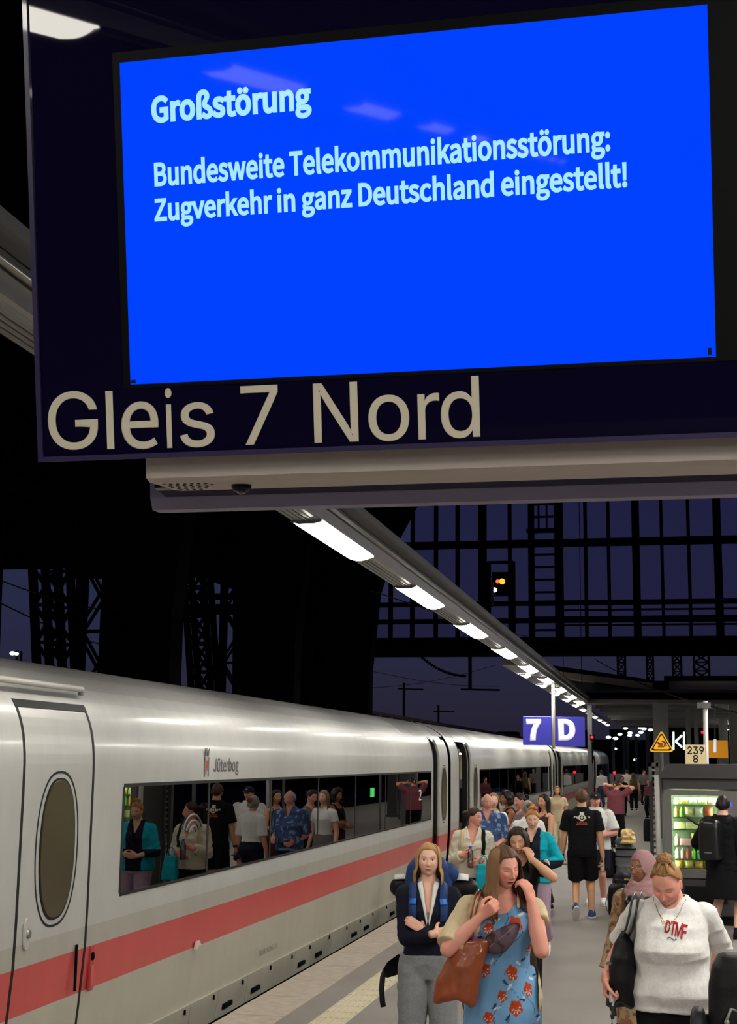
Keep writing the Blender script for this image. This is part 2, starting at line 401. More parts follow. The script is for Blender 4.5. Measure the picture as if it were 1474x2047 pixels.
# gutter pipe above the near door, roof hatches, marks
MB().tube([(-4.06,6.3,2.665),(-4.06,9.2,2.655),(-4.075,9.22,2.62)], .022, 8).build('rain_gutter', M_['lgrey'], c1, True)
for y in (21.6, 24.6):
    q = MB(); side_panel(q, y, y+1.0, 2.60, 2.84, .004, .01); q.build('roof_hatch', M_['grey'], c1)
for y in (26.2, 29.0):
    q = MB(); side_panel(q, y, y+1.0, 2.60, 2.84, .004, .01); q.build('roof_hatch', M_['grey'], c2)
MSIDE = Matrix(((0,0,0,-3.9485),(1,0,0,0),(0,0,1,0),(0,0,0,1)))      # text in XZ facing -Y turned to run along +Y and face +X
def side_text(name, body, px, py, w, h, car, m, x=-3.9485, bold=0, fnt=None):
    p = at(px, py, X=x); M = Matrix.Rotation(R(90), 4, 'Z'); M.translation = p
    return text(name, body, fnt or F_NOTO, m, w, h, M, car, bold, .002)
ink = mat('grey_lettering', (92,92,92), .6); inkf = mat('faded_lettering', (120,115,100), .7)
p0, p1 = at(427,1541,X=-3.95), at(477,1537,X=-3.95)
side_text('town_name', 'Jüterbog', 427, 1542, p1.y-p0.y, .115, c1, ink, bold=.008)
side_text('car_number', '808 036-8', 518, 1912, .62, .05, c1, inkf, x=-3.972)
side_text('class_number', '2', 838, 1600, .22, .17, c1, M_['white'], x=-3.9475)
# small town crest beside the name
cp = at(414,1525,X=-3.945); cr_ = MB()
cr_.prism([(cp.y-.055,cp.z-.03),(cp.y,cp.z-.10),(cp.y+.055,cp.z-.03),(cp.y+.055,cp.z+.06),(cp.y-.055,cp.z+.06)], 'x', -3.949, -3.946)
crest = cr_.build('crest', mat('crest_grey', (150,146,140), .6), c1)
MB().prism([(cp.y-.02,cp.z-.02),(cp.y+.01,cp.z-.07),(cp.y+.035,cp.z-.02),(cp.y+.03,cp.z+.02),(cp.y-.01,cp.z+.02)], 'x', -3.946, -3.944).build('crest_emblem', mat('crest_red', (190,45,45), .6), crest)
cw = MB()
for k in (-1,1): cw.prism([(cp.y+k*.03-.02,cp.z+.06),(cp.y+k*.03+.02,cp.z+.06),(cp.y+k*.035+.025,cp.z+.13),(cp.y+k*.035,cp.z+.10),(cp.y+k*.035-.025,cp.z+.13)], 'x', -3.949, -3.945)
for k in (-1,1): cw.prism([(cp.y+k*.05-.012,cp.z-.12),(cp.y+k*.05+.012,cp.z-.12),(cp.y+k*.05+.012,cp.z+.05),(cp.y+k*.05-.012,cp.z+.05)], 'x', -3.949, -3.945)
cw.build('crest_crown', ink, crest)
# wave mark on the glass, sticker, scrape on the red band, door notes
wv = MB(); wp = at(386,1645,X=-3.947)
for k, r_ in enumerate((.07,.12,.17)):
    a = [(wp.y+(q[0])*1.0, wp.z+q[1]) for q in arc(0,-.1,r_,20,160,10)]
    wv.tube([(-3.948, wp.y+(y-wp.y)*1.5, z+.0) for y,z in a], .009, 4)
wv.build('wave_mark', mat('pale_glass_print', (92,92,92), .6), c1)
gp = at(745,1584,X=-3.947); MB().box(-3.950,-3.947, gp.y-.13, gp.y+.13, gp.z-.06, gp.z+.06).build('reservation_display', mat('green_led', (40,190,90), .5, emit=(40,200,90), estr=.35), c1)
sp_ = at(397,1889,X=-3.95); MB().prism([(sp_.y-.08,sp_.z-.03),(sp_.y-.05,sp_.z+.03),(sp_.y+.03,sp_.z+.035),(sp_.y+.09,sp_.z-.02),(sp_.y+.03,sp_.z-.005),(sp_.y-.02,sp_.z-.03)], 'x', -3.965, -3.95).build('scrape', mat('bare_patch', (200,180,170), .7), c1)
hx = at(181,1935,X=-3.96); q = MB().box(-3.965,-3.95, hx.y-.03, hx.y+.03, hx.z-.15, hx.z+.15); hp = q.build('emergency_box', mat('worn_red', (170,58,58), .5), c1)
MB().box(-3.95,-3.944, hx.y-.02, hx.y+.02, hx.z-.12, hx.z+.02).build('box_flap', mat('pale_red', (190,84,84), .5), hp)
MB().rings([[(-3.948,q[0],q[1]) for q in oval(hx.y,hx.z+.08,.025,.03,12)],[(-3.94,q[0],q[1]) for q in oval(hx.y,hx.z+.08,.02,.025,12)]]).build('box_lock', M_['dark'], hp)

# ================================================= PLATFORM LAMPS
def trough(x, y0, y1, z, label, s=1):
    t = thing('lighting_trough', label, 'light fitting', (x, y0, z))
    w = .135
    MB().prism([(x-w,z),(x-w+.02,z-.012),(x+w-.02,z-.012),(x+w,z),(x+w+.01,z+.14),(x+w-.03,z+.27),(x-w+.03,z+.27),(x-w-.01,z+.14)], 'y', y0, y1).build('casing', M_['alu'], t)
    g = MB()
    for k in (-.075,-.03,.015,.06): g.box(x+k-.008, x+k+.008, y0, y1, z-.018, z-.011)
    g.build('rib', M_['grey'], t)
    MB().tube([(x+w+.035*s, y0, z+.12),(x+w+.035*s, y1, z+.12)], .022, 8).build('conduit', M_['alu'], t, True)
    MB().prism([(x+w,z+.2),(x+w+.10,z+.22),(x+w+.09,z+.3),(x+w-.06,z+.31)], 'y', y0, y1).build('cable_tray', M_['steel'], t)
    yy = y0+2
    while yy < y1:
        MB().tube([(x,yy,z+.26),(x,yy,min(19, 6+math.sqrt(14.5**2-x*x)) if yy<58 else z+.6)], .012, 6).build('suspension_rod', M_['dark'], t); yy += 8.9
    return t
def make_lamp(length=2.08, w=.13, dip=.055, dm='diff'):
    l = thing('platform_lamp', 'x', 'lamp', (0,0,0))
    n = 8; rs = []
    for y, k in ((0,.15),(.04,.8),(.14,1),(length-.14,1),(length-.04,.8),(length,.15)):
        rs.append([(-w+2*w*i/n, y, -.004-dip*k*(1-(2*i/n-1)**2)) for i in range(n+1)]+[(w,y,.004),(-w,y,.004)])
    MB().rings(rs).build('diffuser', M_[dm], l, True, local=True)
    for y in (-.03, length):
        e = MB(); e.prism([(-w-.004,.006),(-w,-.012),(-w*.5,-.03),(w*.5,-.03),(w,-.012),(w+.004,.006)], 'y', y, y+.03)
        e.build('end_cap', M_['steel'], l, local=True)
    return l
trough(-2.87, -42, 49.8, 4.135, 'long overhead lighting trough running above the train side of the platform')
trough(2.1, -42, 37, 4.135, 'long unseen lighting trough above the far side of the platform')  # out of view; set close and bright to light the fronts and train side
LP = make_lamp(); first = True; LR = None
ordn = ['first','second','third','fourth','fifth','sixth','seventh','eighth','ninth','tenth','eleventh','twelfth']
for side, x in (('l',-2.87), ('r',2.1)):
    for k in range(-12, 9 if side == 'l' else 6):
        if side == 'r' and LR is None: l = LR = make_lamp(dm='diffr')
        else: l = LP if first else copy_tree(LP if side == 'l' else LR)
        first = False
        l.location = (x, 10.85+4.42*k, 4.125)
        l['group'] = 'platform lamps in the long trough' if side == 'l' else 'unseen lamps on the right-hand trough'
        l['label'] = ('long white platform lamp, %s one seen beyond the hanging display' % ordn[k]) if side == 'l' and k >= 0 else ('long platform lamp of the %s trough, %s' % ('train-side' if side == 'l' else 'far-side', ('%s counted back from the hanging display' % ordn[-k-1]) if k < 0 else ('%s beyond the hanging display' % ordn[k])))
SL = make_lamp(1.0, .09, .05, 'diffs'); first = True
for k in range(20):
    l = SL if first else copy_tree(SL); first = False
    l.location = (-3.42, 34+k*4.9, 4.28) if k < 11 else (3.8, 52+(k-11)*4.9, 4.28); l['group'] = 'short lamps of the outer row'  # the right-hand ones are added to brighten the far platform and cars
    l['label'] = 'short oval platform lamp of the outer row, %s from the viewer' % ordn[k] if k < 11 else 'added short lamp under the far canopy on its right side, %s from the viewer' % ordn[k-11]
t = thing('outer_lamp_rail', 'pale rail carrying the short outer lamps', 'light fitting', (-3.42,33,4.3))
MB().prism([(-3.6,4.29),(-3.24,4.29),(-3.3,4.42),(-3.54,4.42)], 'y', 31, 85).build('casing', M_['steel'], t)

# ================================================= HANGING DISPLAY
SG = Matrix.Translation((-.4152, 2.1918, 3.1359)) @ Matrix.Rotation(.2018, 4, 'X')
sign = thing('platform_display', 'large hanging blue platform display showing a disruption notice above Gleis 7 Nord', 'display sign', (-.4152, 2.1918, 3.1359))
def sg(mb, name, m, parent=None, smooth=False):
    mb.v = [tuple(SG @ Vector(p)) for p in mb.v]; return mb.build(name, m, parent or sign, smooth)
navy = mat('navy_glass', (14,10,40), .015, spec=.28)
bez = mat('black_bezel', (9,10,12), .4, spec=.12)
scr = mat('blue_screen', (0,0,0), .03, spec=.03, emit=(0,66,255), estr=1.0)
scw = mat('screen_lettering', (0,0,0), .1, spec=.1, emit=(168,232,255), estr=1.0)
let = mat('cream_lettering', (226,219,196), .6)
b_ = MB(); b_.prism([(-.692,-.419),(1.02,-.419),(1.02,.50),(-.692,.50)], 'y', .004, .05); sg(b_, 'housing', mat('navy_housing', (30,26,62), .35))
b_ = MB(); b_.box(-.688, 1.0, -.001, .004, -.411, .49); plate = sg(b_, 'glass_plate', navy)
b_ = MB()
for x0,x1,z0,z1 in ((-.693,-.684,-.418,.5),(-.693,1.02,-.420,-.411)): b_.box(x0,x1,-.006,.004,z0,z1)
sg(b_, 'frame_edge', mat('navy_frame', (52,46,84), .3, coat=.5))
b_ = MB(); b_.box(-.524, .556, -.003, -.001, -.294, .306); bzo = sg(b_, 'bezel', bez)
b_ = MB(); b_.box(.555, .575, -.0035, -.001, -.302, .5); sg(b_, 'bezel_seam', M_['black'])
b_ = MB(); b_.box(-.51, .51, -.004, -.003, -.2869, .2869); screen = sg(b_, 'screen', scr)
for q_ in ((.497,.503,-.283,-.272),(-.508,-.50,-.285,-.279)): b_ = MB(); b_.box(q_[0],q_[1],-.006,-.004,q_[2],q_[3]); sg(b_, 'clip', M_['black'])
for body, u0, u1, v, h, bold in (('Großstörung', -.4533, -.1595, .1768, .0475, .017), ('Bundesweite Telekommunikationsstörung:', -.4517, .3485, .0640, .0425, .013), ('Zugverkehr in ganz Deutschland eingestellt!', -.4539, .3745, .0021, .0405, .013)):
    text('screen_text', body, F_NOTO, scw, u1-u0, h, SG @ Matrix.Translation((u0,-.0042,v)), screen, bold, .001)
SGI = SG.inverted()
def on_sign(px, py):
    o = SGI @ Vector((0,0,CAMH)); d_ = (SGI.to_3x3() @ (RW @ Vector((px-CX, py-CY, FOC)))); t_ = (-.0013-o.y)/d_.y; q = o+d_*t_; return q.x, q.z
for ch, xa_, xb_, yb_ in (('G',98,198,899),('I',215,229,898),('e',244,319,896),('i',333,347,895),('s',361,431,893),('7',484,559,889),('N',629,718,885),('o',738,820,881),('r',837,881,878),('d',883,961,875)):
    u0_, v0_ = on_sign(xa_, yb_); u1_, _ = on_sign(xb_, yb_)
    if ch == 'I':
        b_ = MB(); b_.box(u0_, u1_, -.0025, -.0013, v0_, v0_+.1045); sg(b_, 'letter', let, plate)
    else: text('letter', ch, F_NOTO if ch == 'e' else F_INTER, let, u1_-u0_, .1040*(1.06 if ch == 'e' else 1), SG @ Matrix.Translation((u0_,-.0013,v0_)), plate, .004, .0012)
# loudspeaker box with camera dome under the display, and the back-to-back display
spk = thing('speaker_box', 'light grey box under the hanging display with speaker holes and black camera dome', 'speaker box', (0.2,2.5,2.6))
def pq(px, py, Y): p = at(px, py, Y=Y); return (p.y, p.z)
xa = at(298, 935, Y=2.33).x; fz = at(700, 912, Y=2.31).z
z1 = at(1000,893,Y=2.30).z+.04; 
prof = [(2.305,z1),(2.315,at(310,956,Y=2.315).z),(2.335,at(310,966,Y=2.335).z),(2.47,at(340,982,Y=2.47).z),(2.47,z1+.02)]
bx = MB(); bx.rings([[(x,y,z) for y,z in prof] for x in (xa+.012, 1.0)]); bx.rings([[(xa,y*.97+2.38*.03,z*.97+(z1-.01)*.03) for y,z in prof],[(xa+.012,y,z) for y,z in prof]])
casing = bx.build('casing', mat('warm_grey_casing', (178,168,160), .5, noise=.04, scale=12), spk)
# dots lie on the sloping underside
def slope(u, v):   # v 0..1 across the sloping underside
    y0_, z0_ = prof[2]; y1_, z1_ = prof[3]; return Vector((u, y0_+(y1_-y0_)*v, z0_+(z1_-z0_)*v-.0006))
dt = MB()
for i in range(7):
    for j in range(5):
        if i+j*.9 < 7.5:
            c = slope(xa+.022+i*.0135+(j%2)*.004, .12+j*.17); sd_ = Vector((0,prof[3][0]-prof[2][0],prof[3][1]-prof[2][1])).normalized(); nn_ = Vector((1,0,0)).cross(sd_); nn_ = nn_ if nn_.z < 0 else -nn_; dt.rings([[tuple(c+nn_*dd+Vector((.0034*math.cos(a),0,0))+sd_*.0034*math.sin(a)) for a in [math.pi*q/5 for q in range(10)]] for dd in (.0002,.0012)])
dt.build('speaker_hole', M_['black'], casing); casing.children[0]['kind'] = 'stuff'
cdm = MB(); c = slope(at(482,972,Y=2.40).x, .5); cdm.tube([c+Vector((0,0,.006)), c+Vector((0,0,-.005)), c+Vector((0,0,-.011))], [.0185,.0185,.0150], 20)
dome = cdm.build('camera_dome', mat('dome_black', (8,8,9), .45, spec=.2), spk, True)
dm = MB(); dm.ball((c.x,c.y,c.z-.012), .009, 14, 8, (1,1,.6)); dm.build('lens', mat('dome_lens', (6,6,9), .05, coat=1), dome, True)
back = thing('rear_display', 'back-to-back second display housing behind the speaker box, lower edge visible', 'display sign', (0,2.75,2.6))
zb = at(1000,1002,Y=2.56).z; zt = at(700,988,Y=2.56).z
xb = at(308,990,Y=2.56).x
b_ = MB(); b_.rings([[(x,2.555,zb),(x,2.60,zb+.002),(x,2.46,zb+.95),(x,2.42,zb+.95),(x,2.540,zb+.022)] for x in (xb,1.02)])
b_.build('housing', mat('lilac_grey_frame', (118,112,142), .4), back)
MB().rings([[(x,2.536,zb+.022),(x,2.47,zb+.028),(x,2.475,zb+.06),(x,2.53,zb+.065)] for x in (xb+.035,1.01)]).build('rear_plate', navy, back)
# hangers of the display (above the frame)
hg = MB()
for x in (-.3, .6): hg.box(x-.03, x+.03, 2.36, 2.42, 3.55, 19)
hg.build('hanger', M_['steel'], sign)

# ================================================= SECTION SIGN 7 D
sY = 34.5
def P(px, py, Y): return at(px, py, Y=Y)
s7 = thing('section_sign', 'blue hanging section sign reading 7 D beyond the lamps', 'sign', tuple(P(1107,1462,sY)))
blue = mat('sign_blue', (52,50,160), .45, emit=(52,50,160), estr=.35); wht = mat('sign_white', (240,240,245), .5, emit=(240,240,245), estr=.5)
a, b2 = P(1046,1432,sY), P(1104,1490,sY); MB().bbox(a.x,b2.x,sY-.06,sY+.06,b2.z,a.z,.01).build('panel', blue, s7)
a2, b3 = P(1111,1433,sY), P(1170,1493,sY); MB().bbox(a2.x,b3.x,sY-.06,sY+.06,b3.z,a2.z,.01).build('panel', blue, s7)
h = (1476-1435)/2750*sY*1.02
for ch, px, w in (('7',1053,.37),('D',1117,.42)):
    p = P(px,1477,sY); M = Matrix.Translation((p.x, sY-.063, p.z)); text('character', ch, F_NOTO, wht, w, h, M, s7, .024, .01)
pp = P(1107.5,1376,sY); pb = P(1107.5,1497,sY); MB().tube([(pp.x,sY-.1,pp.z+.1),(pb.x,sY-.1,pb.z)], .045, 10).build('pole', mat('pole_white', (200,196,188), .4), s7, True)
MB().tube([(-2.87,sY-.1,4.3),(pp.x,sY-.1,pp.z+.05)], .04, 8).build('bracket', M_['steel'], s7)

# ================================================= HALL END WALL WITH PANES
gY = 60
def gx(px): return at(px, 1150, Y=gY).x
def gz(py): return at(1150, py, Y=gY).z
gw = thing('hall_end_glazing', 'tall dark iron glazed end wall of the station hall against the dusk sky', 'glazed wall', (0,gY,gz(1310)))
pane = glassmat('frosted_pane', (238,232,245), 1.45, .3, .5)
cols = [745,782,825,872,915,965,1020,1063,1119,1172,1218,1273,1325,1379,1437,1490,1545]
rows = [1278,1240,1205,1085,985,880,775]
fr = MB()
for i, c in enumerate(cols):
    w = .16 if c in (965,1119,1273,1437) else .07
    fr2 = MB().box(gx(c)-w, gx(c)+w, gY-.12-w, gY+.12+w, gz(1300), gz(775)); fr2.build('mullion', M_['dark'], gw)
for r_ in rows:
    w = .16 if r_ == 1085 else .1
    MB().box(gx(735), gx(1545), gY-.15, gY+.15, gz(r_)-w, gz(r_)+w).build('transom', M_['dark'], gw)
MB().box(gx(1119), gx(1545), gY-.5, gY-.4, gz(1208)-.06, gz(1208)+.06).build('handrail', M_['dark'], gw)
for yy in (1222, 1236, 1252): MB().box(gx(1119), gx(1545), gY-.5, gY-.45, gz(yy)-.04, gz(yy)+.04).build('handrail', M_['dark'], gw)
MB().box(gx(725), gx(1545), gY-.8, gY+.8, gz(1310), gz(1276)).build('girder', M_['dark'], gw)
for i in range(len(cols)-1):
    for j in range(len(rows)-1):
        if cols[i] < 825 and rows[j+1] < 1200: continue
        MB().box(gx(cols[i]), gx(cols[i+1]), gY-.01, gY+.01, gz(rows[j]), gz(rows[j+1])).build('pane', pane, gw)
# dark arch foot of the end frame at the left of the glazing
af = MB(); af.prism([(gx(610),gz(1420)),(gx(740),gz(1420)),(gx(738),gz(1300)),(gx(752),gz(1190)),(gx(790),gz(1090)),(gx(845),gz(1010)),(gx(920),gz(900)),(gx(1040),gz(790)),(gx(850),gz(700)),(gx(660),gz(760)),(gx(610),gz(1000))], 'y', gY-2.2, gY-1.2)
tag(af.build('arch_foot', M_['dark']), 'massive dark iron arch foot beside the glazed end wall', 'arch')
ld = thing('maintenance_ladder', 'caged maintenance ladder on the glazed end wall', 'ladder', (gx(1090),gY-.7,gz(1276)))
for c in (1066,1118): MB().box(gx(c)-.13,gx(c)+.13,gY-.8,gY-.55,gz(1276),gz(985)).build('stile', M_['dark'], ld)
k = 1262
while k > 990:
    MB().box(gx(1066),gx(1118),gY-.72,gY-.66,gz(k)-.045,gz(k)+.045).build('rung', M_['dark'], ld); k -= 25
for c in (1082,1098): MB().box(gx(c)-.04,gx(c)+.04,gY-.95,gY-.9,gz(1062),gz(985)).build('cage_bar', M_['dark'], ld)
MB().box(gx(1058),gx(1124),gY-1.1,gY-.6,gz(1066)-.06,gz(1066)+.06).build('landing', M_['dark'], ld)

# light signal on its bracket
sgY = 57
sl = thing('light_signal', 'railway light signal with orange and white lamps lit, before the glazing', 'signal', tuple(P(1003,1205,sgY)))
q = P(978,1122,sgY), P(1028,1200,sgY)
MB().box(P(984,1150,sgY).x, P(1019,1150,sgY).x, sgY-.1, sgY+.25, P(1000,1191,sgY).z, P(1000,1144,sgY).z).build('signal_head', M_['dark'], sl)
for c in (977,1026): MB().box(P(c,1150,sgY).x-.08, P(c,1150,sgY).x+.08, sgY, sgY+.2, gz(1310), P(c,1122,sgY).z).build('post', M_['dark'], sl)
MB().box(P(977,1124,sgY).x, P(1026,1124,sgY).x, sgY, sgY+.15, P(1000,1124,sgY).z-.06, P(1000,1124,sgY).z+.06).build('crossbar', M_['dark'], sl)
MB().tube([P(986,1215,sgY)+Vector((0,-.2,0)), P(986,1165,sgY)+Vector((0,-.2,0))], .05, 8).build('post', M_['grey'], sl)
for px, py, r_, c, s_ in ((1005,1163,.12,(255,150,50),2.2),(996,1163,.08,(255,110,30),1.4),(990,1180,.10,(255,240,200),2.0)):
    p = P(px,py,sgY); MB().tube([p+Vector((0,-.14,0)), p+Vector((0,-.08,0))], r_, 14).build('lamp_lens', mat('signal_%d' % px, c, .4, emit=c, estr=s_), sl)

# ================================================= HALL PIERS
def lattice(mb, A, B, w, d, n, t=.09):
    A = Vector(A); B = Vector(B)
    ax = Vector((1,0,0)); ay = Vector((0,1,0))
    C = [[A+ax*sx*w/2+ay*sy*d/2, B+ax*sx*w/2+ay*sy*d/2] for sx in (-1,1) for sy in (-1,1)]
    for p, q in C: mb.bar(p, q, t*1.6)
    for k in range(n):
        f0, f1 = k/n, (k+1)/n
        for a, c in ((0,2),(1,3)):
            mb.bar(C[a][0].lerp(C[a][1],f0), C[c][0].lerp(C[c][1],f1), t*.8); mb.bar(C[c][0].lerp(C[c][1],f0), C[a][0].lerp(C[a][1],f1), t*.8)
            mb.bar(C[a][0].lerp(C[a][1],f1), C[c][0].lerp(C[c][1],f1), t*.7)
for k, (yc, lab) in enumerate(((26,'nearest dark iron hall pier with leaning lattice legs, left of the picture'),(35.3,'middle dark iron hall pier behind the train roof'),(44.6,'farthest dark iron hall pier with a curved side'))):
    h_ = thing('hall_pier', lab, 'iron pier', (-10.2,yc,-.9), 0, 'iron piers of the station hall')
    pl = [(-11.0,-.9),(-9.5,-.9),(-9.5,5),(-9.25,7.6),(-8.7,9.3),(-7.9,10.8),(-6.0,13.2),(-7.6,14.2),(-10.4,12.4),(-11.0,9)]
    MB().prism(pl, 'y', yc-.35, yc+.35).build('column', M_['dark'], h_)
    m = MB(); lattice(m, (-11.55,yc,-.9), (-12.5,yc,8.2), .55, .6, 12); m.build('lattice_leg', M_['dark'], h_)
    m = MB(); lattice(m, (-11.2,yc+.2,3.2), (-11.2,yc+.2,12), .9, .3, 6, .07); m.build('bracing', M_['dark'], h_)
    m = MB(); lattice(m, (-12.5,yc,8.2), (-9.6,yc,13.3), .5, .6, 7); m.build('lattice_arch', M_['dark'], h_)
    m = MB(); lattice(m, (-13.7,yc,-.9), (-13.9,yc,8), .5, .6, 11); m.build('lattice_leg', M_['dark'], h_)
    m = MB(); m.bar((-11,yc-.3,7.1),(-16,yc-.3,7.1),.3); m.bar((-11,yc-.3,6.4),(-14,yc-.3,6.4),.16); m.bar((-11,yc-.3,6.0),(-14,yc-.3,6.0),.16); m.build('cross_girder', M_['dark'], h_)
lg = thing('longitudinal_girder', 'dark lattice girder linking the hall piers lengthwise', 'girder', (-12.3,15,7.3))
m = MB(); m.bar((-12.4,12,7.3),(-12.4,57,7.3),.5,.35)
m.bar((-12.4,12,9.4),(-12.4,57,9.4),.4,.3)
for k in range(24): y = 12+k*1.9; m.bar((-12.4,y,7.3),(-12.4,y+1.9,9.4),.1); m.bar((-12.4,y,9.4),(-12.4,y+1.9,7.3),.1)
m.build('truss', M_['dark'], lg)
m = MB(); m.box(-40,-13.5,-30,57,10.4,11.7); struct(m.build('ceiling_side_hall', M_['dark']))
# lit platform roof of the next platform
nr = thing('neighbour_platform_roof', 'low platform roof with pale ribs beyond the train', 'platform roof', (-20,60,3.5))
a = P(735,1405,62); c_ = P(905,1438,95)
MB().rings([[(-14,62,4.3),(-20,62,4.9),(-20,62,5.05),(-14,62,4.45)],[(-14,140,4.3),(-20,140,4.9),(-20,140,5.05),(-14,140,4.45)]]).build('roof', mat('roof_brown', (110,84,66), .8), nr)
for k in range(26): MB().box(-20,-13.98,62+k*3,62.25+k*3,4.2,4.3).build('rib', M_['lgrey'], nr)
nf = thing('neighbour_platform_roof', 'low wooden platform roof seen between the near iron piers', 'platform roof', (-17,38,3.5))
MB().rings([[(-14,36,4.1),(-19,36,4.5),(-19,36,4.62),(-14,36,4.25)],[(-14,56,4.1),(-19,56,4.5),(-19,56,4.62),(-14,56,4.25)]]).build('roof', mat('roof_brown', (110,84,66), .8), nf)
for k in range(9): MB().box(-19,-13.98,36+k*2.2,36.25+k*2.2,4.02,4.12).build('rib', M_['lgrey'], nf)

# overhead line: masts and wires
cat_ = [(860,1330,1225,1),]
for px, top, Y, lab in ((940,1305,59.8,'slim hanging post with insulator arm, above the train'),(808,1365,90,'small overhead line mast far beyond the train'),(877,1410,110,'tiny overhead line mast beyond the train roof')):
    p = P(px, top, Y); q = thing('catenary_mast', 'dark '+lab, 'mast', (p.x,Y,0))
    MB().bar((p.x,Y,p.z if px != 940 else P(px,1378,Y).z),(p.x,Y,-.9 if px != 940 else p.z+.2), .14).build('post', M_['dark'], q)
    zz = P(px,1378 if px == 940 else top+12,Y).z
    MB().bar((p.x-.4,Y,zz),(p.x+1.3,Y,zz-.03),.08).build('arm', M_['dark'], q)
wires = [((740,1180,30),(1180,1290,60),'upper catenary wire slanting across the hall end'),((735,1298,70),(960,1262,70),'overhead wire level above the train'),((735,1340,70),(1000,1372,90),'overhead wire just above the train roof'),((830,1303,60),(930,1352,62),'beaded insulator chain above the train'),((1190,1318,58),(1474,1425,40),'overhead cable slanting above the far canopy'),((0,1160,22),(330,1215,30),'wire crossing behind the left pier'),((0,1205,24),(300,1300,40),'lower wire behind the left pier'),((745,1375,80),(990,1330,80),'thin far wire over the tracks')]
for a, b4, lab in wires:
    p, q = at(a[0],a[1],Y=a[2]), at(b4[0],b4[1],Y=b4[2]); pts = [p.lerp(q,k/10)-Vector((0,0,.25*math.sin(math.pi*k/10))) for k in range(11)]
    m = MB(); m.tube(pts, .018 if 'cable' in lab or 'chain' in lab else .014, 5)
    if 'chain' in lab:
        for k in range(22): c = p.lerp(q,k/21)-Vector((0,0,.25*math.sin(math.pi*k/21))); m.ball(tuple(c), .07, 6, 4)
    tag(m.build('overhead_wire', M_['black']), lab, 'wire')

# ================================================= FAR CANOPY, PILLARS, SIGNS
fc = thing('platform_canopy', 'grey flat-roofed canopy over the far end of the platform', 'canopy', (5,52,0))
cz = at(1200,1406,Y=50).z; cx0 = at(1168,1400,Y=50).x
MB().box(cx0,14,50,50.5,cz+.13,cz+.38).build('front_beam', M_['dark'], fc)
MB().box(cx0,14,49.9,50.55,cz,cz+.13).build('beam_flange', M_['steel'], fc)
MB().box(cx0,14,50.5,96,cz+.38,cz+.5).build('deck', M_['steel'], fc)
for k in range(10): MB().box(cx0,14,54+k*4,54.3+k*4,cz+.1,cz+.38).build('joist', M_['steel'], fc)
def wedge(pa, pb, pc, pd, Y, m, name, par):
    MB().rings([[tuple(P(px,py,Y)+Vector((0,dy,0))) for px,py in (pa,pb,pc,pd)] for dy in (0,1.2)]).build(name, m, par)
fas = mat('lit_fascia',(225,214,204),.7)
wedge((1112,1340),(1305,1364),(1305,1380),(1138,1356),52, fas, 'roof_fascia', fc)
wedge((1105,1330),(1305,1359),(1305,1364),(1112,1340),51.6, M_['dark'], 'roof_edge', fc)
wedge((1138,1357),(1305,1381),(1305,1388),(1168,1388),54, M_['steel'], 'roof_soffit', fc)
wedge((1305,1361),(1338,1361),(1338,1388),(1305,1388),51, M_['dark'], 'roof_junction', fc)
wedge((1338,1361),(1480,1360),(1480,1382),(1338,1378),52, fas, 'roof_fascia', fc)
wedge((1328,1351),(1480,1351),(1480,1360),(1328,1360),51.5, M_['dark'], 'roof_edge', fc)
def col(px, w, Y, top, name='pillar', m=None, par=None):
    p = P(px, 1500, Y); z = P(px, top, Y).z
    hw = w/2750*Y/2
    return MB().bbox(p.x-hw,p.x+hw,Y,Y+2*hw,0,z,.02*hw).build(name, m or M_['steel'], par)
for px, w, Y, lab in ((1323,29,42,'broad grey steel pillar behind the triangular warning sign'),(1448,16,72,'grey pillar far behind the orange panel'),(1470,18,52.5,'grey pillar at the right edge of the canopy'),(1378,9,56,'slim grey post beyond the kilometre board'),(1394,8,60,'thin grey post beside the K sign'),(1180,9,55,'slim pale post left of the floodlights')):
    t = thing('pillar', lab, 'pillar', (P(px,1500,Y).x,Y,0)); col(px, w, Y, 1404, 'shaft', M_['steel'], t)
    MB().box(P(px,1500,Y).x-w/2750*Y*.65, P(px,1500,Y).x+w/2750*Y*.65, Y-.05, Y+w/2750*Y*1.1, 0, .08).build('base_plate', M_['steel'], t)
# thin pale pole at right
t = thing('signal_pole', 'pale slender pole rising behind the vending kiosk', 'pole', (P(1410,1500,30).x,30,0)); MB().tube([(P(1410,1500,30).x,30,0),(P(1410,1400,30).x,30,P(1410,1402,30).z)], .05, 10).build('shaft', M_['lgrey'], t, True)
MB().box(P(1397,1500,30).x,P(1424,1500,30).x,29.9,30.1,P(1,1410,30).z,P(1,1400,30).z).build('head_plate', M_['steel'], t)
# far railing
t = thing('far_railing', 'low grey barrier across the far platform', 'railing', (0,80,0))
MB().box(P(1218,1500,80).x,P(1300,1500,80).x,80,80.1,0,P(1250,1547,80).z).build('panel', M_['steel'], t)
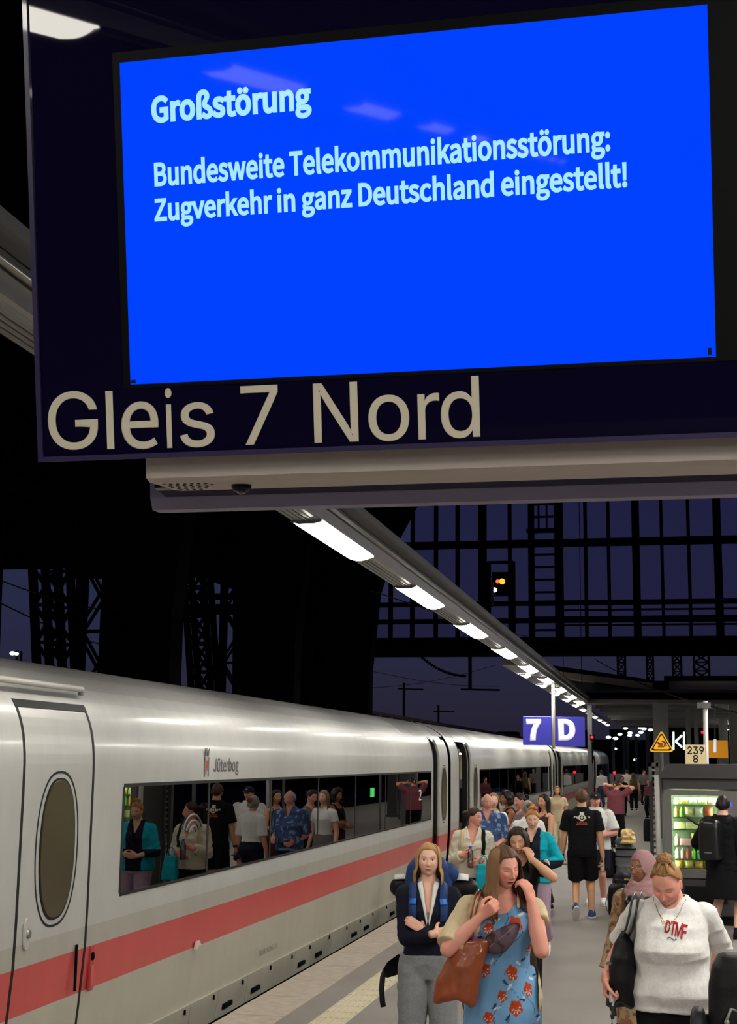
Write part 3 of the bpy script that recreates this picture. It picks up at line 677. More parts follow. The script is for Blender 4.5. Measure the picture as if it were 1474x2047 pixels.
# triangular warning sign
Yw_ = 28.; c3 = P(1323,1485,Yw_)
ws = thing('warning_sign', 'yellow triangular warning sign with black border and red and black pictogram', 'sign', tuple(c3))
def tri(s_): return [tuple(P(1323+(px-1323)*s_, 1487+(py-1487)*s_, Yw_)) for px,py in ((1299,1500),(1303,1503),(1343,1503),(1347,1500),(1325,1463),(1321,1463))]
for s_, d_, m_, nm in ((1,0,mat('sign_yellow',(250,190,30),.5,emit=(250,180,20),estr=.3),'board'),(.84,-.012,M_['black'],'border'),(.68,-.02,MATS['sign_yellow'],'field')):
    tt = tri(s_); MB().rings([[(x,Yw_+d_,z) for x,y,z in tt],[(x,Yw_+d_+.01,z) for x,y,z in tt]]).build(nm, m_, ws)
pg = MB()
for x0,x1,y0,y1 in ((1317,1326,1485,1491),(1315,1319,1483,1487)): a,b5 = P(x0,y1,Yw_),P(x1,y0,Yw_); pg.box(a.x,b5.x,Yw_-.03,Yw_-.02,a.z,b5.z)
pg.build('pictogram_cart', mat('picto_red',(190,60,20),.6), ws)
pg = MB(); pg.tube([P(1316,1493,Yw_)+Vector((0,-.03,0)),P(1328,1493,Yw_)+Vector((0,-.03,0)),P(1330,1483,Yw_)+Vector((0,-.03,0)),P(1322,1481,Yw_)+Vector((0,-.03,0))], .008, 5); pg.tube([P(1324,1481,Yw_)+Vector((0,-.03,0)),P(1331,1485,Yw_)+Vector((0,-.03,0)),P(1333,1492,Yw_)+Vector((0,-.03,0))], .012, 5); pg.build('pictogram_figure', M_['black'], ws)
MB().tube([(c3.x,Yw_+.06,0),(c3.x,Yw_+.06,c3.z)], .03, 8).build('post', M_['steel'], ws)
# lit K
kY = 40.; kk_ = thing('lit_letter_sign', 'white glowing letter K made of light tubes', 'sign', tuple(P(1355,1500,kY)))
tubew = mat('white_tube', (235,255,245), .5, emit=(225,255,240), estr=1.3)
for a, c in (((1347,1463),(1347,1499)),((1368,1463),(1368,1499)),((1364,1470),(1351,1482)),((1351,1482),(1364,1494))):
    MB().tube([P(*a,kY),P(*c,kY)], .027, 8).build('light_tube', tubew, kk_)
MB().box(P(1340,1500,kY).x,P(1374,1500,kY).x,kY+.1,kY+.18,P(1,1512,kY).z,P(1,1458,kY).z).build('backing', M_['dark'], kk_)
MB().box(P(1356,1500,kY).x,P(1360,1500,kY).x,kY+.1,kY+.18,0,P(1,1512,kY).z).build('post', M_['steel'], kk_)
# kilometre board
hY = 24.; km = thing('kilometre_board', 'cream kilometre board with black numerals 239 over 8', 'sign', tuple(P(1391,1525,hY)))
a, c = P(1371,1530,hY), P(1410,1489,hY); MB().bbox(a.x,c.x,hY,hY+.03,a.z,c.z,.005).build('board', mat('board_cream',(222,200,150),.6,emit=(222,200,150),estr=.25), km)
for s_, px, py, w in (('239',1375,1507,31),('8',1386,1524,10)):
    p = P(px,py,hY); text('numeral', s_, F_INTER, M_['black'], w/2750*hY, 14.5/2750*hY, Matrix.Translation((p.x,hY-.002,p.z)), km, .015, .005)
MB().box((a.x+c.x)/2-.03,(a.x+c.x)/2+.03,hY+.03,hY+.08,0,c.z-.02).build('post', M_['steel'], km)
# orange panel and light fitting
oY = 50.6; og = thing('orange_sign', 'orange square sign behind the pale pole', 'sign', tuple(P(1437,1500,oY)))
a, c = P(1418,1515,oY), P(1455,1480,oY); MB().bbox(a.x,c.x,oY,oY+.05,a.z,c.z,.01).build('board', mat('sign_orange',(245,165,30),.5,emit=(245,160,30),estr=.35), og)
MB().box((a.x+c.x)/2-.04,(a.x+c.x)/2+.04,oY+.05,oY+.12,0,c.z).build('post', M_['steel'], og)
tl = thing('tube_light', 'small bright upright tube light before the orange sign', 'lamp', tuple(P(1430,1505,oY-.5))); MB().tube([P(1430,1504,oY-.5),P(1430,1478,oY-.5)], .045, 8).build('tube', mat('cool_tube',(220,230,255),.5,emit=(220,230,255),estr=.8), tl)
MB().tube([P(1430,1478,oY-.5),P(1430,1404,oY-.5)], .02, 6).build('rod', M_['steel'], tl)
for px, py, Y, lab in ((1405,1464,60,'red signal lamp right of the glowing K'),(1184,1474,54.75,'red signal lamp beside the blue section sign'),(1229,1545,78,'red lamp low above the far railing')):
    p = P(px,py,Y); t = thing('red_lamp', lab, 'lamp', tuple(p)); MB().ball(tuple(p), 3.0/2750*Y, 10, 8).build('lens', mat('red_glow',(255,40,50),.4,emit=(255,30,45),estr=1.6), t)
    MB().box(p.x-.08,p.x+.08,Y+.04,Y+.24,p.z-.1,p.z+.1).build('hood', M_['dark'], t)
    MB().bar((p.x,Y+.2,p.z-.2),(p.x,Y+.2,0 if py > 1500 else p.z-1.0), .06).build('post', M_['dark'], t)
# floodlight masts at the far end
fl = mat('floodlight', (235,255,245), .4, emit=(225,255,240), estr=4.0)
for px, top, heads, Y, wd_, lab in ((1226,1478,((1217,1474),(1231,1476)),100,3,'floodlight mast with two heads, leftmost of the far masts'),(1251,1472,((1240,1468),(1251,1456),(1260,1465),(1259,1470)),110,9,'lattice floodlight mast with four heads, next to the leftmost'),(1272,1472,((1275,1470),),120,3,'slim floodlight mast with one low head'),(1295,1462,((1281,1455),(1288,1457),(1282,1464),(1301,1459)),105,5,'rightmost far floodlight mast with four heads')):
    p = P(px,top,Y); t = thing('floodlight_mast', lab, 'floodlight', (p.x,Y,0))
    m = MB(); lattice(m, (p.x,Y,.01),(p.x,Y,p.z), wd_/2750*Y, .4, 14, .07); m.build('mast', M_['steel'], t)
    for hx_, hy_ in heads:
        q = P(hx_,hy_,Y); MB().ball(tuple(q), .15, 10, 6, (1.25,.8,.7)).build('head', fl, t); MB().bar(tuple(q),(p.x,Y,p.z),.05).build('bracket', M_['dark'], t)
for px, py, Y, r_, lab in ((1231,1497,130,.14,'lone distant lamp low beneath the left floodlight mast'),(1271,1519,130,.2,'lone distant lamp left of the warning sign'),(25,1306,45,.10,'left distant yard lamp above the train roof'),(33,1307,45,.08,'small yard lamp right beside the leftmost one'),(69,1312,45,.09,'yard lamp above the train roof left of the iron pier'),(345,1300,44,.09,'yard lamp between the two near iron piers'),(1473,1456,80,.12,'white lamp at the right edge below the canopy')):
    p = P(px,py,Y); t = thing('yard_lamp', lab, 'lamp', tuple(p)); MB().ball(tuple(p), r_, 10, 6, (1,1,.7)).build('lens', fl, t)
    MB().bar((p.x+.1,Y+.15,p.z+.1),(p.x+.1,Y+.15,-.9 if px > 40 or px == 25 else p.z-.5),.07).build('post', M_['dark'], t)
for px, w, Y, top in ((1243,14,66,1318),(1300,12,66,1318),(1354,16,66,1318),(1403,28,64,1318)):
    t = thing('lattice_mast', 'dark lattice mast rising behind the far canopy, %s' % {1243:'leftmost',1300:'second from left',1354:'third from left',1403:'broadest and rightmost'}[px-0], 'mast', (P(px,1500,Y).x,Y,0))
    m = MB(); lattice(m, (P(px,1330,Y).x,Y,cz+.5),(P(px,1330,Y).x,Y,P(px,1290,Y).z), w/2750*Y, .4, 7, .06); m.build('mast', M_['steel'], t)
m = MB(); m.box(-30,-1.5,150,154,-1,4.4); m.box(-1.5,40,140,150,-1,6.2)
for k in range(14): m.box(-30+k*4,-28+k*4,151,155,4,4.6+random.random()*1.2)
tag(m.build('distant_buildings', M_['dark']), 'low black skyline beyond the end of the platforms', 'buildings')

# ================================================= VENDING KIOSK
ky = 20.0
kz = lambda py: P(1400,py,ky).z
kx = lambda px: P(px,1700,ky).x
ks = thing('vending_kiosk', 'grey vending machine kiosk with lit glass front full of snacks', 'vending machine', (kx(1400),ky,0))
g1 = mat('kiosk_grey', (84,81,80), .5, noise=.06, scale=4); g2 = mat('kiosk_dark', (58,56,58), .55)
MB().rings([[(kx(1318),y,kz(1552)),(kx(1342),y,kz(1528)),(1.9,y,kz(1526)),(1.9,y,kz(1556)),(kx(1318),y,kz(1556))] for y in (ky-.12, ky+1.0)]).build('roof', g2, ks)
kb = MB(); W0, W1, B0, B1 = kx(1345)-.05, kx(1440)+.05, kz(1737), kz(1590)+.05
for q in ((kx(1326),W0,ky+.02,ky+1.0,.12,kz(1556)),(W1,1.9,ky+.02,ky+1.0,.12,kz(1556)),(W0,W1,ky+.02,ky+1.0,.12,B0),(W0,W1,ky+.02,ky+1.0,B1,kz(1556)),(W0,W1,ky+.33,ky+1.0,B0,B1)): kb.box(*q)
kb.build('body', g1, ks)
MB().box(kx(1329),1.9,ky-.06,ky+.02,kz(1577),kz(1556)).build('header', g2, ks)
MB().box(kx(1340),1.85,ky+.08,ky+.9,0,.12).build('plinth', M_['black'], ks)
doorp = MB(); x0,x1,zt_,zb_ = kx(1330), kx(1474)+.35, kz(1580), kz(1755)
wx0, wx1, wzt, wzb = kx(1345), kx(1440), kz(1590), kz(1737)
for b6 in ((x0,wx0,zb_,zt_),(wx1,x1,zb_,zt_),(wx0,wx1,wzt,zt_),(wx0,wx1,zb_,wzb)): doorp.box(b6[0],b6[1],ky-.05,ky,b6[2],b6[3])
df = doorp.build('front_frame', mat('front_grey',(112,109,106),.4), ks)
MB().box(x0,x1,ky-.03,ky+.0,.14,zb_-.02).build('lower_panel', g2, ks)
MB().box(x0+.25,x1-.5,ky-.045,ky-.03,.30,.52).build('delivery_flap', M_['black'], ks)
pm = mat('case_light', (235,255,220), .5, emit=(232,255,205), estr=60)
MB().box(wx0-.045,wx1+.045,ky+.30,ky+.32,wzb,wzt+.045).build('back_liner', mat('case_liner',(96,108,92),.6), ks)
for x in (wx0-.045, wx1+.02): MB().box(x,x+.02,ky+.005,ky+.06,wzb,wzt).build('side_light', pm, ks)
MB().box(wx0,wx1,ky+.005,ky+.06,wzt+.02,wzt+.04).build('top_light', pm, ks)
MB().box(wx0,wx1,ky-.03,ky-.022,wzb,wzt).build('glass_front', glassmat('clear_glass',(240,245,240),1.45), df)
MB().box(kx(1457),kx(1466),ky-.06,ky-.05,kz(1611),kz(1603)).build('blue_display', mat('blue_display',(60,60,255),.4,emit=(70,70,255),estr=1.5), df)
MB().box(kx(1452),kx(1466),ky-.06,ky-.05,kz(1632),kz(1625)).build('card_reader', M_['lgrey'], df)
MB().tube([(kx(1318),ky-.10,0.0),(kx(1318)-.005,ky-.10,kz(1550))], .035, 10).build('corner_tube', M_['lgrey'], ks, True)
# framed mesh side
sd = thing('mesh_side_screen', 'grey steel frame with wire mesh at the kiosk side', 'screen', (kx(1303),ky+1.4,0))
for a, w in ((1296,7),(1311,5)): MB().box(P(a,1500,ky+.9).x,P(a+w,1500,ky+.9).x,ky+.9,ky+1.0,0,kz(1526)).build('post', M_['steel'], sd)
MB().box(P(1296,1500,ky+.9).x,P(1318,1500,ky+.9).x,ky+.9,ky+1.0,kz(1534),kz(1526)).build('top_rail', M_['steel'], sd)
ms = MB(); z = .1
while z < kz(1535): ms.box(P(1302,1500,ky+.95).x,P(1317,1500,ky+.95).x,ky+.94,ky+.96,z,z+.035); z += .085
o = ms.build('mesh', M_['lgrey'], sd); o['kind'] = 'stuff'
# shelves and snacks
shz = [1609,1634,1659,1692,1718,1737]
shelfm = mat('shelf_wire',(90,110,90),.4)
pal = [(255,190,90),(255,235,120),(150,240,90),(250,120,80),(250,252,240),(80,140,240),(250,180,195),(255,248,190),(130,225,190),(235,80,80)]
names = ['orange','yellow','green','red','white','blue','pink','pale yellow','mint','dark red']
ORD = ['first','second','third','fourth','fifth','sixth','seventh','eighth','ninth','tenth','eleventh','twelfth','thirteenth','fourteenth','fifteenth','sixteenth']
rown = ['top','second','third','fourth','fifth','bottom']
bagm = {}
def snack_mesh(kind, i):
    m = MB(); w, h_ = (.13,.17) if kind == 0 else (.07,.16) if kind == 1 else (.16,.1)
    if kind == 0:   # pillow bag
        rs = []
        for k, (z, t_, ww) in enumerate(((0,.003,1),(.012,.004,1),(.03,.03,.93),(.085,.045,.9),(.14,.03,.93),(.158,.004,1),(.17,.003,1))):
            rs.append([(w/2*ww*math.cos(a), t_*math.sin(a), z) for a in [2*math.pi*j/10 for j in range(10)]])
        m.rings(rs)
    elif kind == 1: # bottle
        m.rings([[(r_*math.cos(a), r_*math.sin(a), z) for a in [2*math.pi*j/10 for j in range(10)]] for r_, z in ((.028,0),(.032,.01),(.032,.06),(.028,.07),(.032,.085),(.03,.11),(.013,.135),(.013,.16))])
    else: m.bbox(-w/2,w/2,-.03,.03,0,h_,.012)
    return m
protos = {}
for r_, py in enumerate(shz):
    z = kz(py)
    MB().box(wx0+.012,wx1-.012,ky+.02,ky+.28,z-.012,z).build('shelf', shelfm, ks)
    x = wx0+.06; i = 0
    hmax = (kz(shz[r_-1])-.02-z) if r_ else wzt-.03-z
    while x < wx1-.05:
        kind = (0,0,2,1,1,0)[r_] if random.random() < .75 else random.choice((0,1,2)); ci = random.randrange(10)
        if r_ == 5: ci = random.choice((1,4,7,0))
        w = (.13,.07,.16)[kind]
        key = (kind, ci)
        if key not in protos:
            me = snack_mesh(kind, ci).mesh('snack'); me.materials.append(mat('wrap_%d' % ci, pal[ci], .35, noise=.25, scale=30)); me.polygons.foreach_set('use_smooth',[kind != 2]*len(me.polygons)); protos[key] = me
        o = bpy.data.objects.new(('snack_bag','drink_bottle','snack_box')[kind], protos[key]); COL.objects.link(o)
        hs = min(1.0, hmax/(.17,.16,.1)[kind]*.95)
        o.location = (x+w/2-.03, ky+.09, z); o.scale = (1,1,hs)
        tag(o, '%s %s on the %s shelf of the vending machine, %s from left' % (names[ci], ('snack bag','drink bottle','snack box')[kind], rown[r_], ORD[i]), ('snack','drink','snack')[kind], 'goods in the vending machine')
        x += w*.93+.008; i += 1
# yellow ground patch & dark case by the screen
fy = at(1295,1667,Z=0); m = MB().box(fy.x-.12,fy.x+.08,fy.y-.35,fy.y+.35,0,.004); struct(m.build('floor_marking', mat('marking_yellow',(225,180,70),.7)))
fy = at(1240,1822,Z=0); struct(MB().box(fy.x-.1,fy.x+.12,fy.y-.12,fy.y+.1,0,.003).build('floor_marking_red', mat('marking_red',(170,90,80),.8)))

# ================================================= PEOPLE
# local frame of a person: +x the person's right, +y the way the person faces, z up, origin on the floor
def vnoise(p, seed=0):
    """smooth value noise in -1..1, p (n,3)"""
    p = p+seed*17.31; i = np.floor(p).astype(np.int64); f = p-i; f = f*f*(3-2*f); out = 0
    for dx in (0,1):
        for dy in (0,1):
            for dz in (0,1):
                h = (i[:,0]+dx)*374761393 + (i[:,1]+dy)*668265263 + (i[:,2]+dz)*2147483647 % 1000003
                h = (h ^ (h >> 13))*1274126177 & 0x7fffffff; v = ((h ^ (h >> 16)) & 0xffff)/32767.5-1
                out = out + v*(f[:,0] if dx else 1-f[:,0])*(f[:,1] if dy else 1-f[:,1])*(f[:,2] if dz else 1-f[:,2])
    return out
def getco(me):
    a = np.empty(len(me.vertices)*3); me.vertices.foreach_get('co', a); return a.reshape(-1,3)
def setco(me, a): me.vertices.foreach_set('co', np.ascontiguousarray(a).ravel()); me.update()
def getno(me):
    a = np.empty(len(me.vertices)*3, dtype=np.float32); me.vertex_normals.foreach_get('vector', a); return a.reshape(-1,3)
def remesh(mb, voxel, smooth=3, fac=.5):
    me = mb.mesh('tmp'); o = bpy.data.objects.new('tmp', me); COL.objects.link(o)
    r = o.modifiers.new('r','REMESH'); r.mode = 'VOXEL'; r.voxel_size = voxel; r.use_smooth_shade = True
    if smooth: s_ = o.modifiers.new('s','SMOOTH'); s_.iterations = smooth; s_.factor = fac
    dg = bpy.context.evaluated_depsgraph_get(); out = bpy.data.meshes.new_from_object(o.evaluated_get(dg))
    bpy.data.objects.remove(o); bpy.data.meshes.remove(me); return out
def cut(me, fn):
    """drop the vertices where fn(co) is true"""
    co = getco(me); kill = fn(co); bm = bmesh.new(); bm.from_mesh(me); bm.verts.ensure_lookup_table()
    bmesh.ops.delete(bm, geom=[bm.verts[i] for i in np.nonzero(kill)[0]], context='VERTS'); 
    for it in range(5):      # even out the cut edge
        new = {}
        for v in bm.verts:
            if v.is_boundary:
                nb = [e.other_vert(v).co for e in v.link_edges if e.is_boundary]
                if len(nb) == 2: new[v] = v.co*.4+(nb[0]+nb[1])*.3
        for v, c in new.items(): v.co = c
    bm.to_mesh(me); bm.free(); me.update(); return me
def vcolor(me, cols, name='tone'):
    a = me.color_attributes.new(name, 'FLOAT_COLOR', 'POINT'); c = np.ones((len(me.vertices),4)); c[:,:3] = cols; a.data.foreach_set('color', c.ravel())
def lin(c): return np.array(srgb(*c)[:3])
def cap(mb, p0, p1, r0, r1, seg=14, flat0=False, flat1=False, sq=1.0, up=None):
    """round-ended tapered limb"""
    p0, p1 = Vector(p0), Vector(p1); t = p1-p0; l = t.length; t = t/l if l > 1e-6 else Vector((0,0,1)); pts = []; rad = []
    if flat0: pts.append(p0); rad.append(r0)
    else:
        for a in (85,60,30,0): pts.append(p0-t*r0*math.sin(R(a))); rad.append(max(r0*math.cos(R(a)), 1e-3))
    if l > 1e-6:
        for k in (.33,.66): pts.append(p0.lerp(p1,k)); rad.append(r0+(r1-r0)*k)
    if flat1: pts.append(p1); rad.append(r1)
    else:
        for a in (0,30,60,85): pts.append(p1+t*r1*math.sin(R(a))); rad.append(max(r1*math.cos(R(a)), 1e-3))
    mb.tube(pts, rad, seg, flat=sq, up=up)
def ik(a, c, l1, l2, hint):
    a, c, h = Vector(a), Vector(c), Vector(hint); d = c-a; L_ = min(d.length, (l1+l2)*.999); dn = d.normalized(); c = a+dn*L_
    x = (l1*l1-l2*l2+L_*L_)/(2*L_); hh = math.sqrt(max(l1*l1-x*x, 0)); h = (h-dn*h.dot(dn)).normalized()
    return a+dn*x+h*hh, c
SKIN = {'fair':(232,184,160),'pink':(226,160,140),'tan':(214,162,126),'olive':(216,166,134),'brown':(158,106,76),'old':(222,158,138)}

TORSO_F = [(.475,.150,.100,0),(.50,.168,.115,-.008),(.53,.178,.122,-.012),(.565,.168,.112,-.004),(.615,.134,.098,.004),(.66,.136,.100,.006),(.70,.148,.112,.012),(.735,.155,.122,.018),(.77,.162,.106,.006),(.80,.168,.085,-.002),(.822,.135,.070,-.006),(.842,.072,.058,-.006),(.87,.052,.052,0),(.90,.050,.052,.006)]
TORSO_M = [(.475,.145,.100,0),(.50,.160,.110,-.006),(.53,.164,.114,-.006),(.565,.158,.108,0),(.615,.148,.102,.004),(.66,.152,.106,.004),(.70,.165,.114,.006),(.735,.178,.120,.006),(.77,.188,.112,0),(.80,.190,.090,-.004),(.822,.155,.074,-.006),(.842,.085,.064,-.006),(.87,.060,.058,0),(.90,.057,.056,.006)]
class Fig:
    def __init__(s, name_label, pos, face, h=1.65, sex='f', build=1.0, lean=0, side=0, twist=0, skin='fair', head=(0,0,0), la=None, ra=None, legs=None, vox=.008, group=None, bust=1.0, belly=0, drop=(0,0,0)):
        """face: heading in degrees, 0 looks along +Y, 180 towards the camera. la / ra: dict(w=wrist, hint=elbow side, fd=finger direction, pn=palm normal, curl=)"""
        s.root = thing('person', name_label, 'person', pos, R(face), group)
        s.h = h; s.k = h/1.70; s.sex = sex; s.b = build; s.vox = vox; s.skin = skin; s.lean = lean; s.side = side; s.twist = twist; s.belly = belly; s.bust = bust
        s.T = TORSO_F if sex == 'f' else TORSO_M
        s.hw = (.175 if sex == 'f' else .20)*s.k*(.55+.45*build)
        s.arms = {}
        for sd, a in ((1, ra), (-1, la)):
            a = dict(a or {}); S = s.tr((sd*s.hw*.97, -.005, .793*h))
            w = Vector(a.get('w', (sd*.25*s.k, .06, .49*h)))
            if a.get('abs', True) is False: w = S+w
            E_, W_ = ik(S, w, .285*s.k, .25*s.k, a.get('hint', (sd*.3,-1,-.2)))
            fd = Vector(a.get('fd', (W_-E_))).normalized(); pn = Vector(a.get('pn', (-sd,0,0)))
            s.arms[sd] = dict(S=S, E=E_, W=W_, fd=fd, pn=pn, curl=a.get('curl', .5), tcurl=a.get('tcurl', .3), hand=a.get('hand', True), point=a.get('point', False))
        s.legs = {}
        for sd in (1,-1):
            l = dict((legs or {}).get('r' if sd == 1 else 'l', {})); Hp = Vector((sd*.092*s.k, 0, .505*h)); A = Vector(l.get('a', (sd*.10*s.k, -.01, .05*h)))
            K, A2 = ik(Hp, A, .245*h, .235*h, l.get('hint', (sd*.08,1,0))); s.legs[sd] = dict(H=Hp, K=K, A=A2, pitch=l.get('pitch', 0), yaw=l.get('yaw', sd*-8))
        s.drop = Vector(drop); s.hd = head      # yaw (+ towards person's left), pitch (+ down), roll
        s.hc = s.tr((0, .018*s.k, .925*h)); s.bvh = {}
    def tr(s, p):
        """torso bend: lean forward / sideways / twist, growing above the hips"""
        p = Vector(p); t = max(0, min(1, (p.z-.5*s.h)/(.3*s.h)))
        o = Vector((0,0,.52*s.h)); q = p-o
        q = Matrix.Rotation(R(s.twist*t), 3, 'Z') @ q
        q = Matrix.Rotation(R(-s.lean*t), 3, 'X') @ Matrix.Rotation(R(s.side*t), 3, 'Y') @ q
        return q+o
    def torso(s, mb, z0, z1, off=0, wide=None, seg=28, hang=0, fold=0, power=2.3):
        """closed torso volume between height fractions; off = ease of the cloth"""
        secs = []
        T = s.T
        zs = sorted({z0, z1, *[t[0] for t in T if z0 < t[0] < z1]})
        for z in zs:
            for a, c in zip(T, T[1:]):
                if a[0] <= z <= c[0]+1e-6: f = (z-a[0])/(c[0]-a[0]); v = [a[i]+(c[i]-a[i])*f for i in range(4)]; break
            else: v = list(T[0]) if z < T[0][0] else list(T[-1])
            w, d, y = v[1]*s.k, v[2]*s.k, v[3]*s.k
            if z < .8: w *= s.b; d *= s.b; 
            else: w *= (1+s.b)/2 if z < .83 else 1
            if .55 < z < .72: d += s.belly; y += s.belly*.7
            if .69 < z < .78: d *= 1+.25*(s.bust-1); y += .02*(s.bust-1)
            w += off; d += off
            if hang and z < .74:      # cloth that falls straight from the chest
                w = max(w, (T[7][1]*s.k*s.b+off)*(1-hang*.0)); d = max(d, (T[7][2]*s.k*s.b+off*.8))
                w += (.74-z)*hang; d += (.74-z)*hang*.8
            if wide: w += wide(z)[0]; d += wide(z)[1]
            secs.append((z, w, d, y))
        rs = []
        for z, w, d, y in secs:
            ring = []
            for i in range(seg):
                a = 2*math.pi*i/seg; c, s_ = math.cos(a), math.sin(a); e = 2/power
                ring.append(tuple(s.tr((w*abs(c)**e*(1 if c > 0 else -1), y+d*abs(s_)**e*(1 if s_ > 0 else -1), z*s.h))))
            rs.append(ring)
        mb.rings(rs)
    def arm(s, mb, sd, t1=2.0, off=0, flare=0, flat=True, t0=0):
        a = s.arms[sd]; k = s.k*(.45+.55*s.b); r = [.050*k+off, .041*k+off, .040*k+off, .026*s.k+off]
        if s.sex == 'm': r = [x*1.12 if i < 3 else x*1.1 for i, x in enumerate(r)]
        mb.ball(tuple(a['S']+Vector((-sd*.014,0,-.002))), r[0]*1.02, 14, 10)
        if t1 <= 1:
            e = a['S'].lerp(a['E'], t1); cap(mb, a['S'], e, r[0]*.98, r[0]+(r[1]-r[0])*t1+flare, flat1=flat)
        else:
            cap(mb, a['S'], a['E'], r[0]*.98, r[1]); e = a['E'].lerp(a['W'], t1-1); m = a['E'].lerp(a['W'], min(.3, t1-1))
            cap(mb, a['E'], m, r[1], r[2]*1.02); cap(mb, m, e, r[2]*1.02, r[2]+(r[3]-r[2])*(t1-1)+flare, flat1=flat)
    def leg(s, mb, sd, t1=2.0, off=0, flare=0, flat=True):
        l = s.legs[sd]; k = s.k*(.4+.6*s.b); r = [.090*k+off, .056*k+off*1.1, .054*k+off*1.1, .036*s.k+off*1.2]
        if t1 <= 1:
            e = l['H'].lerp(l['K'], t1); cap(mb, l['H'], e, r[0], r[0]+(r[1]-r[0])*t1+flare, flat1=flat)
        else:
            cap(mb, l['H'], l['K'], r[0], r[1]); e = l['K'].lerp(l['A'], t1-1); m = l['K'].lerp(l['A'], min(.3, (t1-1)))+Vector((0,-.008,0))
            cap(mb, l['K'], m, r[1], r[2]*1.04); cap(mb, m, e, r[2]*1.04, r[2]+(r[3]-r[2])*(t1-1)+flare, flat1=flat)
    def hand(s, mb, sd):
        a = s.arms[sd]; W = a['W']; f = a['fd']; pn = (a['pn']-f*a['pn'].dot(f)).normalized(); x = -f.cross(pn)*sd   # x towards little finger for both hands
        k = s.k*(1.0 if s.sex == 'f' else 1.1); C = lambda u, v, w: W+f*u*k+x*v*k+pn*w*k
        cap(mb, C(-.02,0,0), C(.02,0,0), .027*k, .026*k, 12, sq=.75, up=tuple(pn))
        for v in (-.026,-.009,.009,.025): cap(mb, C(.015,v*.6,0), C(.080-abs(v)*.2,v,.0), .0145*k, .0115*k, 10)
        fl = (.044,.048,.045,.035); q = a['curl']
        for i, v in enumerate((-.027,-.009,.009,.026)):
            c_ = q if not (a['point'] and i == 0) else .15
            p = C(.082-abs(v-.0)*.25, v, 0); ang = 0
            for j, (seg, r0, r1) in enumerate(((fl[i],.0098,.0088),(fl[i]*.62,.0088,.008),(fl[i]*.5,.008,.0068))):
                ang += c_*(70,85,55)[j]; d = f*math.cos(R(ang))+pn*math.sin(R(ang))+x*v*1.5*(1-c_)
                q2 = p+d.normalized()*seg*k; cap(mb, p, q2, r0*k, r1*k, 8); p = q2
        # thumb leaves the side of the palm
        p = C(.018,-.026,.006); d = (f*.62-x*.62+pn*.42).normalized(); q2 = p+d*.042*k; cap(mb, p, q2, .0145*k, .0105*k, 10)
        d = (f*.85-x*(.35-.5*a['tcurl'])+pn*(.35+.6*a['tcurl'])).normalized(); q3 = q2+d*.030*k; cap(mb, q2, q3, .0105*k, .0095*k, 8)
        d = (f*.8+x*(.5*a['tcurl'])+pn*(.3+.7*a['tcurl'])).normalized(); cap(mb, q3, q3+d*.024*k, .0095*k, .008*k, 8)
    def headM(s):
        y, p, r = s.hd
        M = Matrix.Rotation(R(y), 4, 'Z') @ Matrix.Rotation(R(-p), 4, 'X') @ Matrix.Rotation(R(r), 4, 'Y')
        L_ = Matrix.Rotation(R(-s.lean*.6), 4, 'X') @ Matrix.Rotation(R(s.side*.6), 4, 'Y')
        N = s.tr((0,0,.86*s.h)); c = s.tr((0,.018*s.k,.925*s.h))-N
        # head swings about the top of the neck
        pv = Matrix.Translation(s.drop+N+Vector((0,.0,.03*s.k))) @ L_ @ M @ Matrix.Translation(Vector((0,.022*s.k,.925*s.h-.86*s.h-.03*s.k)))
        return pv
    def head(s, detail=4, eyes='open', mouth=0, lipcol=(190,98,92), brow=(110,80,55), age=0, lash=(40,28,24), smile=0, blush=.5):
        """sculpted head as numpy arrays in head space; returns (verts, faces, colours)"""
        bm = bmesh.new(); bmesh.ops.create_icosphere(bm, subdivisions=detail+1 if detail >= 5 else detail+1, radius=1)
        u = np.array([v.co[:] for v in bm.verts]); F_ = [tuple(v.index for v in f.verts) for f in bm.faces]; bm.free()
        x, y, z = u[:,0].copy(), u[:,1].copy(), u[:,2].copy()
        # concentrate vertices at the face
        X = x*.074; Z = z*.113; Y = np.where(y > 0, y*.088, y*.100)
        low = np.clip(-z, 0, 1)
        X *= 1-.30*low**1.5; X *= 1-.10*np.clip(z,0,1)**2*(1)
        Y = np.where(y < 0, Y*(1-.42*np.clip(-z-.1,0,1)), Y)
        Y = np.where((y > 0) & (z < 0), Y+.006*low*y, Y)
        # flatten the face a little, fill the jaw
        X *= 1+.10*np.exp(-((z+.45)/.35)**2)*np.clip(y,0,1)
        g = lambda cx, cz, sx, sz: np.exp(-((X-cx)/sx)**2-((Z-cz)/sz)**2)*(y > 0)
        dY = np.zeros_like(X)
        dY += .013*g(0,-.004,.008,.022)+.020*g(0,-.027,.0105,.012)+.006*(g(.011,-.031,.006,.006)+g(-.011,-.031,.006,.006))
        dY += -.006*g(0,-.040,.010,.004)
        dY += -.0095*(g(.031,.008,.0165,.011)+g(-.031,.008,.0165,.011)) + .0045*(g(.031,.008,.010,.006)+g(-.031,.008,.010,.006))
        dY += .004*(g(.028,.026,.022,.006)+g(-.028,.026,.022,.006))
        dY += .0055*(g(.038,-.020,.016,.014)+g(-.038,-.020,.016,.014))*(1+smile)
        dY += .0075*g(0,-.055,.020,.011) ; dY += .0032*g(0,-.0515,.016,.0028)+.0042*g(0,-.0605,.014,.0036) - .0036*g(0,-.0558,.020,.0016)
        dY += -.003*g(0,-.071,.016,.005) + .008*g(0,-.088,.018,.012)
        if mouth: dY += -.010*mouth*g(0,-.0575,.013,.005)
        Y = Y+dY
